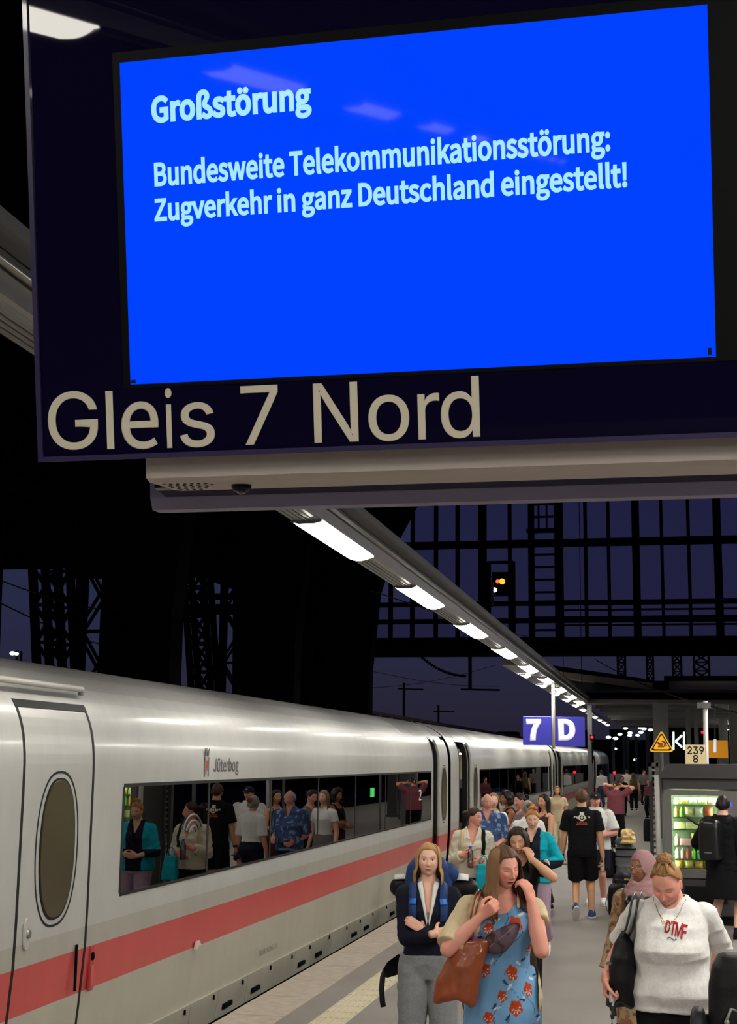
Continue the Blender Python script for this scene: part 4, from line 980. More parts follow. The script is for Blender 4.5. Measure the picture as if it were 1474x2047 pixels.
        if detail >= 4:
            n_ = np.stack([X,Y,Z],1)
            Y += .0006*vnoise(n_*60, 3)*(y > 0)
        V = np.stack([X,Y,Z],1)*s.k*.98
        base = lin(SKIN[s.skin]); c = np.tile(base,(len(V),1))
        def tint(w, col): nonlocal c; w = np.clip(w,0,1)[:,None]; c = c*(1-w)+lin(col)*w
        Xs, Zs = X, Z
        gg = lambda cx, cz, sx, sz: np.exp(-((Xs-cx)/sx)**2-((Zs-cz)/sz)**2)*(y > .15)
        sk = SKIN[s.skin]; red = (min(255,sk[0]+6), int(sk[1]*.78), int(sk[2]*.76))
        tint(.7*blush*(gg(.040,-.022,.02,.02)+gg(-.040,-.022,.02,.02)+gg(0,-.03,.012,.01)), red)
        sm = .0045*smile
        lipz = lambda zc: Zs-(zc+sm*(Xs/.02)**2)
        lw = .021+.005*smile
        box = lambda v, a, e: 1/(1+np.exp(np.clip((np.abs(v)-a)/e,-30,30)))
        tint(1.25*box(lipz(-.0560), .0065-.004*np.clip(np.abs(Xs)/lw,0,1), .0009)*box(Xs, lw, .0015)*(y > .3), lipcol)
        tint(.85*box(lipz(-.0562), .0010+.0045*mouth, .0007)*box(Xs, lw, .001)*(y > .3), (80,30,30))
        if smile > .5: tint(.9*box(lipz(-.0562), .0022, .0006)*box(Xs, lw*.75, .001)*(y > .3), (235,225,215))
        for sg_ in (1,-1):
            ex = Xs*sg_
            arch = Zs-(.0265+.003*np.cos((ex-.034)/.02*1.3))
            tint(.8*box(arch, .0022, .0008)*box(ex-.033, .0155, .002)*(y > .2), brow)
            lid = Zs-(.0125-.004*((ex-.031)/.014)**2)
            if eyes == 'open':
                op = (1-((ex-.031)/.0145)**2); top = .0075+.0052*op; bot = .0075-.0040*op
                ins = (op > 0) & (Zs < top) & (Zs > bot) & (y > .2)
                w = ins.astype(float); tint(w*.9, (228,220,214)); rr = np.sqrt((ex-.031)**2+(Zs-.008)**2); tint(w*(rr < .0058), (70,66,62)); tint(w*(rr < .0028), (18,16,16))
                tint(.85*box(Zs-top, .0011, .0005)*(op > -.05)*(y > .2), lash)
            else:
                cl = Zs-(.0030+.0045*((ex-.031)/.0145)**2); tint(.9*box(cl, .0012, .0005)*box(ex-.031, .0145, .001)*(y > .2), lash)
            tint(.6*np.exp(-((ex-.0075)/.003)**2-((Zs+.0385)/.0025)**2)*(y > .3), (110,60,50))
        V2 = [V]; F2 = list(F_); C2 = [c]
        # ears
        for sg_ in (1,-1):
            e = MB()
            e.ball((0,0,0), 1, 12, 8)
            ev = np.array(e.v); ev = ev*np.array([.010,.019,.031]); ev[:,0] += -.006*np.exp(-((ev[:,1]-.002)/.009)**2-((ev[:,2]+.001)/.014)**2)
            ev[:,1] *= 1-.25*np.clip(-ev[:,2]/.03,0,1)
            ev[:,0] = ev[:,0]*sg_+sg_*.0745-sg_*.004; ev[:,1] += -.008+ .0; ev[:,2] += -.006
            o_ = sum(len(q) for q in V2); V2.append(ev*s.k*.98); F2 += [tuple(i+o_ for i in f) for f in e.f]; C2.append(np.tile(base*np.array([1,.82,.8]),(len(ev),1)))
        return np.concatenate(V2), F2, np.concatenate(C2)
    def body(s, detail=4, vox=None, watch=None, **kw):
        mb = MB(); s.torso(mb, .475, .90)
        nk = s.headM() @ Vector((0,-.012*s.k,-.05*s.k)); cap(mb, s.tr((0,-.004,.835*s.h)), nk, .054*s.k*(1.12 if s.sex == 'm' else 1), .052*s.k*(1.1 if s.sex == 'm' else 1))
        for sd in (1,-1):
            s.arm(mb, sd, 2.0, flat=False); s.leg(mb, sd, 2.0, flat=False)
            if s.arms[sd]['hand']: s.hand(mb, sd)
            l = s.legs[sd]; fw = Matrix.Rotation(R(l['yaw']),3,'Z') @ Vector((0,.13*s.k,0)); cap(mb, l['A'], l['A']+fw*.8+Vector((0,0,-.03)), .036*s.k, .028*s.k)
        me = remesh(mb, vox or s.vox, 2)
        bv = getco(me); n = len(bv); fs = [tuple(p.vertices) for p in me.polygons]; bpy.data.meshes.remove(me)
        hv, hf, hc = s.head(detail, **kw); M = np.array(s.headM()); hv = hv@M[:3,:3].T+M[:3,3]
        base = lin(SKIN[s.skin]); bc = np.tile(base,(n,1))*(1+.03*vnoise(bv*14,5))[:,None]
        for sd in (1,-1):      # redder hands and elbows
            for j, r_, a_ in (('W',.12,.5),('E',.07,.35)):
                w = np.exp(-np.sum((bv-np.array(s.arms[sd][j]+ (s.arms[sd]['fd']*.08 if j == 'W' else Vector((0,0,0)))))**2,1)/r_**2)*a_
                bc = bc*(1-w[:,None]*np.array([0,.22,.25]))
        me = bpy.data.meshes.new('body'); me.from_pydata(np.concatenate([bv,hv]).tolist(), [], fs+[tuple(i+n for i in f) for f in hf]); me.update()
        vcolor(me, np.concatenate([bc,hc]))
        s.bodyo = obj('body', me, mat('skin', (220,170,145), .52, attr='tone', spec=.35), s.root, True); s.keep(s.bodyo); return s.bodyo
    def keep(s, o):
        me = o.data; s.bvh[o.name] = None; s.last = o
    def tree(s, o):
        me = o.data; return BVHTree.FromPolygons([v.co[:] for v in me.vertices], [tuple(p.vertices) for p in me.polygons])
    def cloth(s, name, mb, m, vox=None, wr=.004, wdir=(6,6,14), smooth=4, fold=None, cutf=None, colf=None, label=None, parent=None, seed=1):
        me = remesh(mb, vox or s.vox, smooth)
        if cutf: cut(me, cutf)
        co = getco(me); no = getno(me).astype(float)
        if wr:
            w = np.array(wdir, float); q = co*w+1.2*np.stack([vnoise(co*5,seed+9),vnoise(co*5,seed+5),vnoise(co*5,seed+7)],1)
            d = vnoise(q, seed); d = (1-np.abs(d)*2)*.7+.3*vnoise(co*28, seed+2); co = co+no*(d*wr)[:,None]
        if fold is not None: co = co+no*(fold(co))[:,None]
        setco(me, co)
        if colf is not None: vcolor(me, colf(co, no))
        o = obj(name, me, m, parent or s.root, True)
        if label: o['label'] = label
        s.last = o; return o
    def top(s, name, m, z0=.52, sleeve=.55, off=.014, hang=0, flare=.01, neck=.86, v=None, soff=None, wr=.004, colf=None, label=None, cutf=None, wide=None, sides=(1,-1), vox=None, fold=None, crew=.065, smooth=4):
        mb = MB(); s.torso(mb, z0, min(neck, .862), off, hang=hang, wide=wide)
        for sd in sides:
            sv = sleeve if not isinstance(sleeve, tuple) else sleeve[0 if sd == 1 else 1]
            if sv > 0: s.arm(mb, sd, sv, (soff if soff is not None else off), flare)
        zc = .832*s.h
        def cf(co):
            Cn = np.array(s.tr((0,.010,.856*s.h))); d = co-Cn
            kill = (d[:,0]**2/(crew*s.k)**2 + d[:,1]**2/(crew*1.05*s.k)**2 < 1) & (co[:,2] > .80*s.h)
            if v:   # open V: half width at the neck, depth fraction
                hw, zb = v; zt = .845*s.h; zb = zb*s.h; f = (co[:,2]-zb)/(zt-zb); kill |= (f > 0) & (np.abs(co[:,0]) < hw*np.clip(f,0,1.2)) & (co[:,1] > 0) & (co[:,2] < zt+.05)
            if cutf: kill |= cutf(co)
            return kill
        return s.cloth(name, mb, m, vox, wr, cutf=cf, colf=colf, label=label, fold=fold, smooth=smooth)
    def legsw(s, name, m, t1=1.95, off=.02, waist=.60, flare=.01, wr=.004, label=None, colf=None, seat=.008, smooth=4, vox=None):
        mb = MB(); s.torso(mb, .475, waist, off*.7+seat)
        for sd in (1,-1): s.leg(mb, sd, t1, off, flare)
        return s.cloth(name, mb, m, vox or max(s.vox, .0085), wr, wdir=(7,7,10), label=label, colf=colf, smooth=smooth, seed=4)
    def skirt(s, name, m, ztop, zbot, secs, wr=.003, colf=None, label=None, folds=9, famp=.012, dy=0):
        """secs: list of (z fraction, half width, half depth)"""
        rs = []; n = 96
        for z, w, d in secs:
            ring = []; amp = famp*max(0, (secs[0][0]-z)/(secs[0][0]-secs[-1][0]+1e-6))
            for i in range(n):
                a = 2*math.pi*i/n; rr = 1+amp/max(w,.01)*math.sin(folds*a+3*math.sin(2*a)+z*9)
                ring.append(tuple(s.tr((w*rr*math.cos(a), dy+d*rr*math.sin(a), z*s.h))))
            rs.append(ring)
        mb = MB(); mb.rings(rs); return s.cloth(name, mb, m, None, wr, wdir=(9,9,5), colf=colf, label=label, smooth=2)
    def shoes(s, m, sole=None, label=None, high=0):
        for sd in (1,-1):
            l = s.legs[sd]; k = s.k*(1.0 if s.sex == 'f' else 1.1)
            Rm_ = Matrix.Rotation(R(l['yaw']),3,'Z') @ Matrix.Rotation(R(-l['pitch']),3,'X')
            A = l['A']; base = A-Rm_ @ Vector((0,0,.078*k))
            if l['pitch'] == 0: base.z = 0
            def ring(z, gx, gy0, gy1, n=20): 
                out = []
                for i in range(n):
                    a = 2*math.pi*i/n; c, s_ = math.cos(a), math.sin(a)
                    y = (gy1 if s_ > 0 else -gy0)*abs(s_)**.85*k; w = gx*k*(1-.18*(s_ < 0))*(1 if s_ < .6 else 1)
                    out.append(tuple(base+Rm_ @ Vector((w*c, y+.03*k, z*k))))
                return out
            mb = MB(); mb.rings([ring(.018,.044,.085,.165), ring(.035,.047,.088,.168), ring(.055,.044,.085,.150), ring(.072,.040,.080,.09), ring(.09+high,.036,.07,.045), ring(.10+high,.034,.066,.036)])
            o = obj('shoe', mb.mesh('shoe'), m, s.root, True)
            if label: o['label'] = label
            mb = MB(); mb.rings([ring(.0,.044,.086,.166), ring(.004,.047,.09,.172), ring(.02,.047,.09,.172)]); obj('sole', mb.mesh('sole'), sole or M_['white'], o)
    # ---------------- hair
    def hair_cap(s, m, thick=.012, front=.060, low=-.03, name='hair', disp=.004, detail=4, side=.02, part=None, colf=None, backlow=-.085):
        """cap of hair over the skull with a free face; front = hairline height"""
        hv, hf, hc = s.head(detail); nh = 10*4**detail+2 if False else None
        bm = bmesh.new(); bmesh.ops.create_icosphere(bm, subdivisions=detail+1, radius=1); u = np.array([v.co[:] for v in bm.verts]); F_ = [tuple(v.index for v in f.verts) for f in bm.faces]; bm.free()
        V = hv[:len(u)]; k = s.k*.98
        nrm = u*np.array([1/.074,1/.095,1/.113]); nrm /= np.linalg.norm(nrm,axis=1)[:,None]
        x, y, z = V[:,0]/k, V[:,1]/k, V[:,2]/k
        hl = front-np.clip((np.abs(x)-.030)/.042,0,1)**1.5*(front-low) # hairline falls towards the temples
        face = (y > side) & (z < hl-(.0)) | ((y > -.02) & (y <= side) & (z < low)) | ((y <= -.02) & (z < low+(backlow-low)*np.clip((-.02-y)/.06,0,1)))
        d = thick*(1+.0*x); d = d*np.clip(1.2-.9*np.clip((y-.03)/.06,0,1),.35,1.2)
        p = V/k; d = d+disp*vnoise(np.stack([p[:,0]*90,p[:,1]*18,p[:,2]*18],1), 2)
        if part is not None: d = d-.006*np.exp(-((x-part)/.004)**2)*(z > .04)
        W_ = V+nrm*(d*k)[:,None]; keepv = ~face
        idx = -np.ones(len(u), int); idx[keepv] = np.arange(keepv.sum())
        fs = [tuple(idx[i] for i in f) for f in F_ if all(keepv[i] for i in f)]
        W_ = W_[keepv]
        # tuck the rim into the head
        from collections import Counter
        ec = Counter(tuple(sorted((f[i],f[(i+1)%3]))) for f in fs for i in range(3)); rim = {v for e, c in ec.items() if c == 1 for v in e}
        Vr = V[keepv]-nrm[keepv]*.004
        for i in rim: W_[i] = Vr[i]
        M = np.array(s.headM()); W_ = W_@M[:3,:3].T+M[:3,3]
        me = bpy.data.meshes.new(name); me.from_pydata(W_.tolist(), [], fs); me.update()
        o = obj(name, me, m, s.root, True); s.hairo = o; return o
    def locks(s, m, n=70, length=.30, w=.012, phi=(100,-100), top=.05, spread=.02, front=False, curl=0, parent=None, seed=3, avoid=.02, vol=.012, backonly=False, ends=.4, part=0.0, fall=None, flat=.45):
        """hanging strands rooted along the parting; phi: range of angle about the head (0 = back, +-90 ears, +-130 temples)"""
        rg = random.Random(seed); M = s.headM(); k = s.k*.98; mb = MB()
        MI = M.to_3x3(); down = MI.inverted() @ Vector((0,0,-1))
        for i in range(n):
            a = phi[0]+(phi[1]-phi[0])*(i+rg.random()*.8)/n; th = R(a); sg_ = 1 if a > 0 else -1
            dirx, diry = math.sin(th), -math.cos(th)
            pts = []; rr = .074+vol*(.6+.8*rg.random())
            el0 = 70-rg.random()*12
            for e in (el0, 45, 22, 0):
                ce, se = math.cos(R(e)), math.sin(R(e)); bw = .078+vol; bd = .098+vol if diry < 0 else .090+vol
                pts.append(Vector((dirx*bw*ce+part*(1 if e > 40 else 0), diry*bd*ce, (.113+vol*.8)*se)))
            P0 = pts[-1].copy(); L_ = length*(1-.18*rg.random()); ns = 8; dn = Vector((down.x, down.y, down.z)).normalized()
            out = Vector((dirx,diry,0))
            cph = rg.random()*6.28
            for j in range(1, ns+1):
                t = j/ns; o_ = out*(spread*math.sin(t*2.2)*(.5+rg.random()*.3))-out*.012*(1 if t < .5 else 0)*math.sin(t*3.14)
                cv = Vector((math.cos(cph+t*9), math.sin(cph+t*9), 0))*curl*t
                q = P0+dn*L_*t+o_+cv
                if fall: q = q+Vector(fall)*t
                pts.append(q)
            rad = [w*.35, w*.8, w, w*1.05]+[w*(1.05-.75*(j/ns)**1.6) for j in range(1, ns+1)]
            mb.tube([M @ (p*k) for p in pts], [r_*s.k for r_ in rad], 6, flat=flat, up=tuple(MI @ Vector((dirx,diry,.01))))
        o = obj('hair_lock', mb.mesh('hair_lock'), m, parent or s.hairo, True); o['kind'] = 'stuff'; return o
    def bun(s, m, c=(0,-.06,.10), r=.035, n=16, seed=2, sc=(1,1,.85)):
        rg = random.Random(seed); M = s.headM(); k = s.k; mb = MB()
        core = MB().ball((0,0,0), 1, 14, 10, sc)
        mb.add([tuple(M @ ((Vector(v)*r*.85+Vector(c))*k)) for v in core.v], core.f)
        for i in range(n):
            ax = Vector((rg.uniform(-1,1), rg.uniform(-1,1), rg.uniform(-1,1))).normalized(); b_ = ax.orthogonal().normalized(); c_ = ax.cross(b_); a0 = rg.random()*6.28
            pts = [M @ ((Vector(c)+Vector([q*s_ for q, s_ in zip((b_*math.cos(a0+t*.55)+c_*math.sin(a0+t*.55)+ax*.25*math.sin(t))*r*(.9+.15*rg.random()), sc)]))*k) for t in range(8)]
            mb.tube(pts, [r*.10*k,r*.22*k,r*.28*k,r*.3*k,r*.3*k,r*.27*k,r*.2*k,r*.08*k], 6)
        o = obj('bun', mb.mesh('bun'), m, s.hairo, True); return o
    # ---------------- things on the body
    def on(s, tree, p, off=.004, frm=None):
        """nearest surface point to local p, lifted off"""
        q, n, i, d = tree.find_nearest(Vector(p)); return q+n*off
    def strap(s, tgt, pts, w=.02, t=.003, name='strap', m=None, parent=None, n=22, off=.004, wrap=True, build=True):
        tree = s.tree(tgt); P_ = [Vector(p) for p in pts]; fine = []
        segs = len(P_)-1
        for i in range(n+1):
            f = i/n*segs; j = min(int(f), segs-1); f -= j
            p0 = P_[max(j-1,0)]; p1 = P_[j]; p2 = P_[j+1]; p3 = P_[min(j+2,segs)]
            fine.append(.5*((2*p1)+(p2-p0)*f+(2*p0-5*p1+4*p2-p3)*f*f+(3*p1-p0-3*p2+p3)*f**3))
        L_ = []
        for p in fine:
            q, nn, _, d = tree.find_nearest(p)
            if (p-q).dot(nn) < 0 or d < .03 or wrap: L_.append((q+nn*off, nn))
            else: L_.append((p, nn))
        rs = []
        for i, (p, nn) in enumerate(L_):
            tdir = (L_[min(i+1,n)][0]-L_[max(i-1,0)][0]); tdir = tdir.normalized() if tdir.length > 1e-6 else Vector((0,0,1))
            sdv = tdir.cross(nn); sdv = sdv.normalized() if sdv.length > 1e-5 else Vector((1,0,0)); un = sdv.cross(tdir).normalized(); un = un if un.dot(nn) > 0 else -un
            a = p-sdv*w/2; c = p+sdv*w/2
            rs.append([tuple(a-un*t), tuple(c-un*t), tuple(c+un*t), tuple(a+un*t)])
        mb = MB().rings(rs); return obj(name, mb.mesh(name), m, parent or s.root, True)
    def decal(s, tgt, me, m, name, M, off=.003, direction=(0,-1,0), parent=None):
        """lay a flat mesh (local XZ, after matrix M into person space) on the cloth along direction"""
        tree = s.tree(tgt); me.transform(M); co = getco(me); d = Vector(direction)
        for i, c in enumerate(co):
            h = tree.ray_cast(Vector(c)-d*.4, d, 1.0)
            if h[0] is not None: co[i] = h[0]-d*off
        setco(me, co); return obj(name, me, m, parent or tgt)
    def world(s, p): return Matrix.Translation(s.root.location) @ Matrix.Rotation(s.root.rotation_euler.z, 4, 'Z') @ Vector(p)
def cl(name, col, rough=.85, noise=.08, scale=60, bump=.25, bscale=220, **k): return mat(name, col, rough, noise=noise, scale=scale, bump=bump, bscale=bscale, spec=.2, **k)
def hairm(name, col, rough=.55): return mat(name, col, rough, noise=.35, scale=26, stretch=(1,1,.12), bump=.35, bscale=90, spec=.25)
def subdivide_text(body, fnt, w, h, bold=0, n=2):
    me = text_mesh(body, fnt, w, h, bold, .0001); bm = bmesh.new(); bm.from_mesh(me)
    bmesh.ops.triangulate(bm, faces=bm.faces[:])
    for k in range(n):
        big = [e for e in bm.edges if e.calc_length() > .012]
        if big: bmesh.ops.subdivide_edges(bm, edges=big, cuts=1); bmesh.ops.triangulate(bm, faces=bm.faces[:])
    bm.to_mesh(me); bm.free(); return me
def pack_shape(w, d, h, top=.06, n=24, e=.55):
    """rounded bag volume, base at z=0, centred in x, back at y=0 growing to y=d"""
    rs = []
    for z, f in ((0,.86),(h*.03,.95),(h*.12,1),(h*.5,1.0),(h*.8,.95),(h*.92,.84),(h*.985,.62),(h,.35)):
        rs.append([(w/2*f*(abs(math.cos(a))**e)*(1 if math.cos(a) > 0 else -1), d/2+d/2*f*(abs(math.sin(a))**e)*(1 if math.sin(a) > 0 else -1), z) for a in [2*math.pi*i/n for i in range(n)]])
    return MB().rings(rs)
def grow(me_mb, M=None):
    if M is not None: me_mb.v = [tuple(M @ Vector(p)) for p in me_mb.v]
    return me_mb

# ================================================= THE PEOPLE ON THE PLATFORM
def gpos(px, Y, py=1700): return (at(px, py, Y=Y).x, Y, 0)
hb = hairm('hair_dark_blonde', (150,112,72)); hbr = hairm('hair_brown', (88,62,44)); hbk = hairm('hair_black', (26,20,20), .5); hbl = hairm('hair_blonde', (176,136,86)); hgr = hairm('hair_grey', (150,142,136)); hdk = hairm('hair_dark_brown', (48,34,28)); hor = hairm('hair_strawberry', (176,118,66)); hlb = hairm('hair_light_brown', (128,96,66))
K_ = dict(navy=cl('navy_knit',(22,24,40)), white=cl('white_cloth',(226,226,222)), offw=cl('cream_cloth',(214,206,186)), black=cl('black_cloth',(15,15,18)), blackn=cl('black_nylon',(20,20,23),.45), grey=cl('grey_marl',(128,130,133),noise=.22,scale=160), beige=cl('beige_knit',(205,186,150)), blue=cl('blue_nylon',(38,62,112),.6), teal=cl('teal_cloth',(20,160,175)), maroon=cl('maroon_cloth',(118,62,72)), brown=cl('brown_cloth',(72,50,46)), lilac=cl('lilac_cloth',(170,145,165)), cream=cl('cream_trousers',(205,190,155)), jeans=cl('denim',(60,78,100)), green=cl('olive_cloth',(90,88,62)), greyc=cl('grey_cloth',(120,112,112)))
leather = mat('tan_leather', (140,66,30), .34, noise=.18, scale=14, bump=.12, bscale=30, coat=.25)
leatherd = mat('tan_leather_dark', (104,48,24), .4, noise=.15, scale=20)
gold = mat('gold_jewellery', (230,190,90), .25, 1.0)
bpl = mat('black_plastic', (14,14,16), .3)
tonecl = mat('printed_cloth', (200,200,200), .85, attr='tone', bump=.2, bscale=220, spec=.2)

# ---- 1: woman in navy with arms crossed and a trekking backpack
def woman_navy():
    f = Fig('young woman in navy zip sweater, arms crossed, blonde hair, grey trousers, looking at the viewer', gpos(857,9.3,1715), 189, 1.655, 'f', .92, skin='fair', vox=.0062, head=(0,-2,0),
        ra=dict(w=(-.045,.195,1.085), hint=(1,-.6,-.9), fd=(-.8,-.6,.1), pn=(0,-1,0), curl=.35), la=dict(w=(.03,.15,1.10), hint=(-1,-.5,-.9), fd=(.80,-.12,.5), pn=(.3,-1,0), curl=.35))
    f.body(5, eyes='open', lipcol=(200,110,105), brow=(125,92,62), blush=.25)
    f.top('shirt', K_['white'], .55, 0, .006, v=(.050,.715), crew=.05, wr=.001)
    sw = f.top('sweater', K_['navy'], .535, 1.86, .014, v=(.072,.69), crew=.062, wr=.005, soff=.013, neck=.862)
    # shirt collar wings standing over the sweater edge
    for sd in (1,-1):
        m = MB(); tree = f.tree(sw); pts = []
        for a, c in (((.066,.06,.855),(.040,.055,.850)),((.060,.10,.825),(.030,.10,.815)),((.042,.13,.77),(.020,.13,.76)),((.012,.15,.70),(.004,.15,.70))):
            q = [tree.find_nearest(Vector((sd*p[0],p[1]+.02,p[2]*f.h))) for p in (a,c)]; pts.append([q[0][0]+q[0][1]*.006, Vector((sd*c[0], q[1][0].y+.006, c[2]*f.h)), Vector((sd*c[0], q[1][0].y+.001, c[2]*f.h)), q[0][0]+q[0][1]*.001])
        m.rings([[tuple(p) for p in r_] for r_ in pts]); obj('collar', m.mesh('collar'), K_['white'], f.root, True)
    f.legsw('trousers', K_['grey'], 1.96, .030, .565, .03, wr=.008)
    f.shoes(K_['white'])
    f.hair_cap(hbl, .012, .072, .012, part=-.014, disp=.003, detail=5)
    f.locks(hbl, 84, .165, .011, (118,-118), seed=5, spread=.022, vol=.010, part=-.012)
    # shoulder straps with bright blue buckles
    for sd in (1,-1):
        st = f.strap(sw, [(sd*.085,-.09,.815*f.h),(sd*.095,0,.850*f.h),(sd*.10,.08,.80*f.h),(sd*.115,.14,.735*f.h),(sd*.125,.14,.69*f.h)], .052, .006, 'shoulder_strap', K_['blue'])
        f.strap(sw, [(sd*.103,.12,.785*f.h),(sd*.107,.13,.765*f.h)], .046, .004, 'buckle', mat('bright_blue_webbing',(30,110,200),.5), st, n=4, off=.014)
    return f
def trek_pack(f):
    w = lambda p: f.world(p)
    t = thing('trekking_backpack', 'large blue trekking backpack with black roll and white sheets behind the blonde woman', 'backpack', tuple(w((0,-.28,.75))), f.root.rotation_euler.z)
    L0 = Vector((0,-.28,.75))
    def put(name, mb, m, par=t, sm=True, vox=0):
        mb.v = [tuple(Vector(p)-L0) for p in mb.v]
        me = remesh(mb, vox, 3) if vox else mb.mesh(name)
        if vox:
            co = getco(me); no = getno(me); co = co+no*(.007*vnoise(co*11,4))[:,None]; setco(me, co)
        return obj(name, me, m, par, sm)
    bd = pack_shape(.34,.24,.74); bd.v = [(x,-.125-y,z+.80) for x,y,z in bd.v]; put('body', bd, K_['blue'], vox=.012)
    lid = MB(); cap(lid, (-.12,-.24,1.43), (.05,-.24,1.43), .082, .082, 16); put('lid', lid, K_['blue'], vox=.01)
    rl = MB(); cap(rl, (-.27,-.30,1.335), (.20,-.30,1.335), .068, .068, 16); o = put('sleeping_roll', rl, K_['blackn'], vox=.01)
    for x0, x1, a0, a1, r_ in ((.10,.235,40,118,.078),(-.27,-.17,35,112,.088)):
        s_ = MB(); arcs = [(r_+.004*math.sin(a*7), R(a0+(a1-a0)*a/8)) for a in range(9)]
        s_.rings([[(x,-.30+(q+dr)*math.cos(t_),1.338+(q+dr)*math.sin(t_)) for q, t_ in arcs]+[(x,-.30+(q+dr-.004)*math.cos(t_),1.338+(q+dr-.004)*math.sin(t_)) for q, t_ in reversed(arcs)] for x, dr in ((x0,0),((x0+x1)/2,.006),(x1,.0))]); put('sheet', s_, K_['white'])
    hb_ = MB(); hb_.rings([[tuple(Vector((x,y,z))+Vector(d)) for d in ((0,0,0),(0,.012,0),(0,.012,-hh),(0,0,-hh))] for x,y,z,hh in ((.12,-.2,.90,.14),(.20,-.15,.91,.13),(.27,-.06,.87,.10),(.29,-.02,.84,.05))]); put('hip_belt', hb_, K_['blackn'], sm=False)
    ht = MB(); ht.tube([(.28,-.03,.83),(.298,.0,.78),(.304,.02,.71),(.296,.03,.63),(.29,.03,.60)], .018, 8, flat=.35, up=(0,1,0)); put('belt_tail', ht, K_['blackn'])
f1 = woman_navy(); trek_pack(f1)

# ---- 2: woman in the flowered dress
def floral(co, no):
    rg = random.Random(11); c = np.tile(lin((112,160,200)), (len(co),1))
    c = c*(1+.06*vnoise(co*9,3))[:,None]
    th = np.arctan2(co[:,0], co[:,1]); u = th*.19; v = co[:,2]
    navyc = lin((44,58,96)); org = lin((176,66,26)); orgd = lin((120,40,26)); wh = lin((205,215,220))
    fl = []; row = 0; z = .05
    while z < 1.5:
        for i in range(6):
            fl.append((-.6+i*.2+(.1 if row % 2 else 0)+rg.uniform(-.025,.025), z+rg.uniform(-.03,.03), rg.uniform(-1,1), rg.choice((.85,1,1.1))))
        z += .115; row += 1
    for cu, cv, a, s_ in fl:          # stems first, flowers over them
        du, dv = u-cu, v-cv; 
        d = np.abs(du-.045*np.sin((dv+.02)*26+a*3)-.01); c[(d < .0022) & (dv < .0) & (dv > -.13)] = navyc
        for lx, lz in ((.05,-.05),(-.05,.05)):
            q = ((du-lx)*math.cos(a)+(dv-lz)*math.sin(a))**2/.022**2+(-(du-lx)*math.sin(a)+(dv-lz)*math.cos(a))**2/.007**2; c[q < 1] = navyc if lx > 0 else wh
    for cu, cv, a, s_ in fl:
        du, dv = u-cu, v-cv; ca, sa = math.cos(a*.5), math.sin(a*.5); x, y = du*ca+dv*sa, -du*sa+dv*ca
        r_ = np.hypot(x, y)/s_; an = np.arctan2(y, x); edge = .036+.004*np.cos(5*an+a); c[r_ < edge] = org
        c[(r_ < edge) & (np.abs(np.sin(an*3+a)) < .10) & (r_ > .015)] = orgd
        ps = (r_ > .010) & (r_ < .030) & (np.abs(np.sin(an*4.5)) < .42) & (y < .004) & (np.abs(x) < .026); c[ps] = wh
    return c
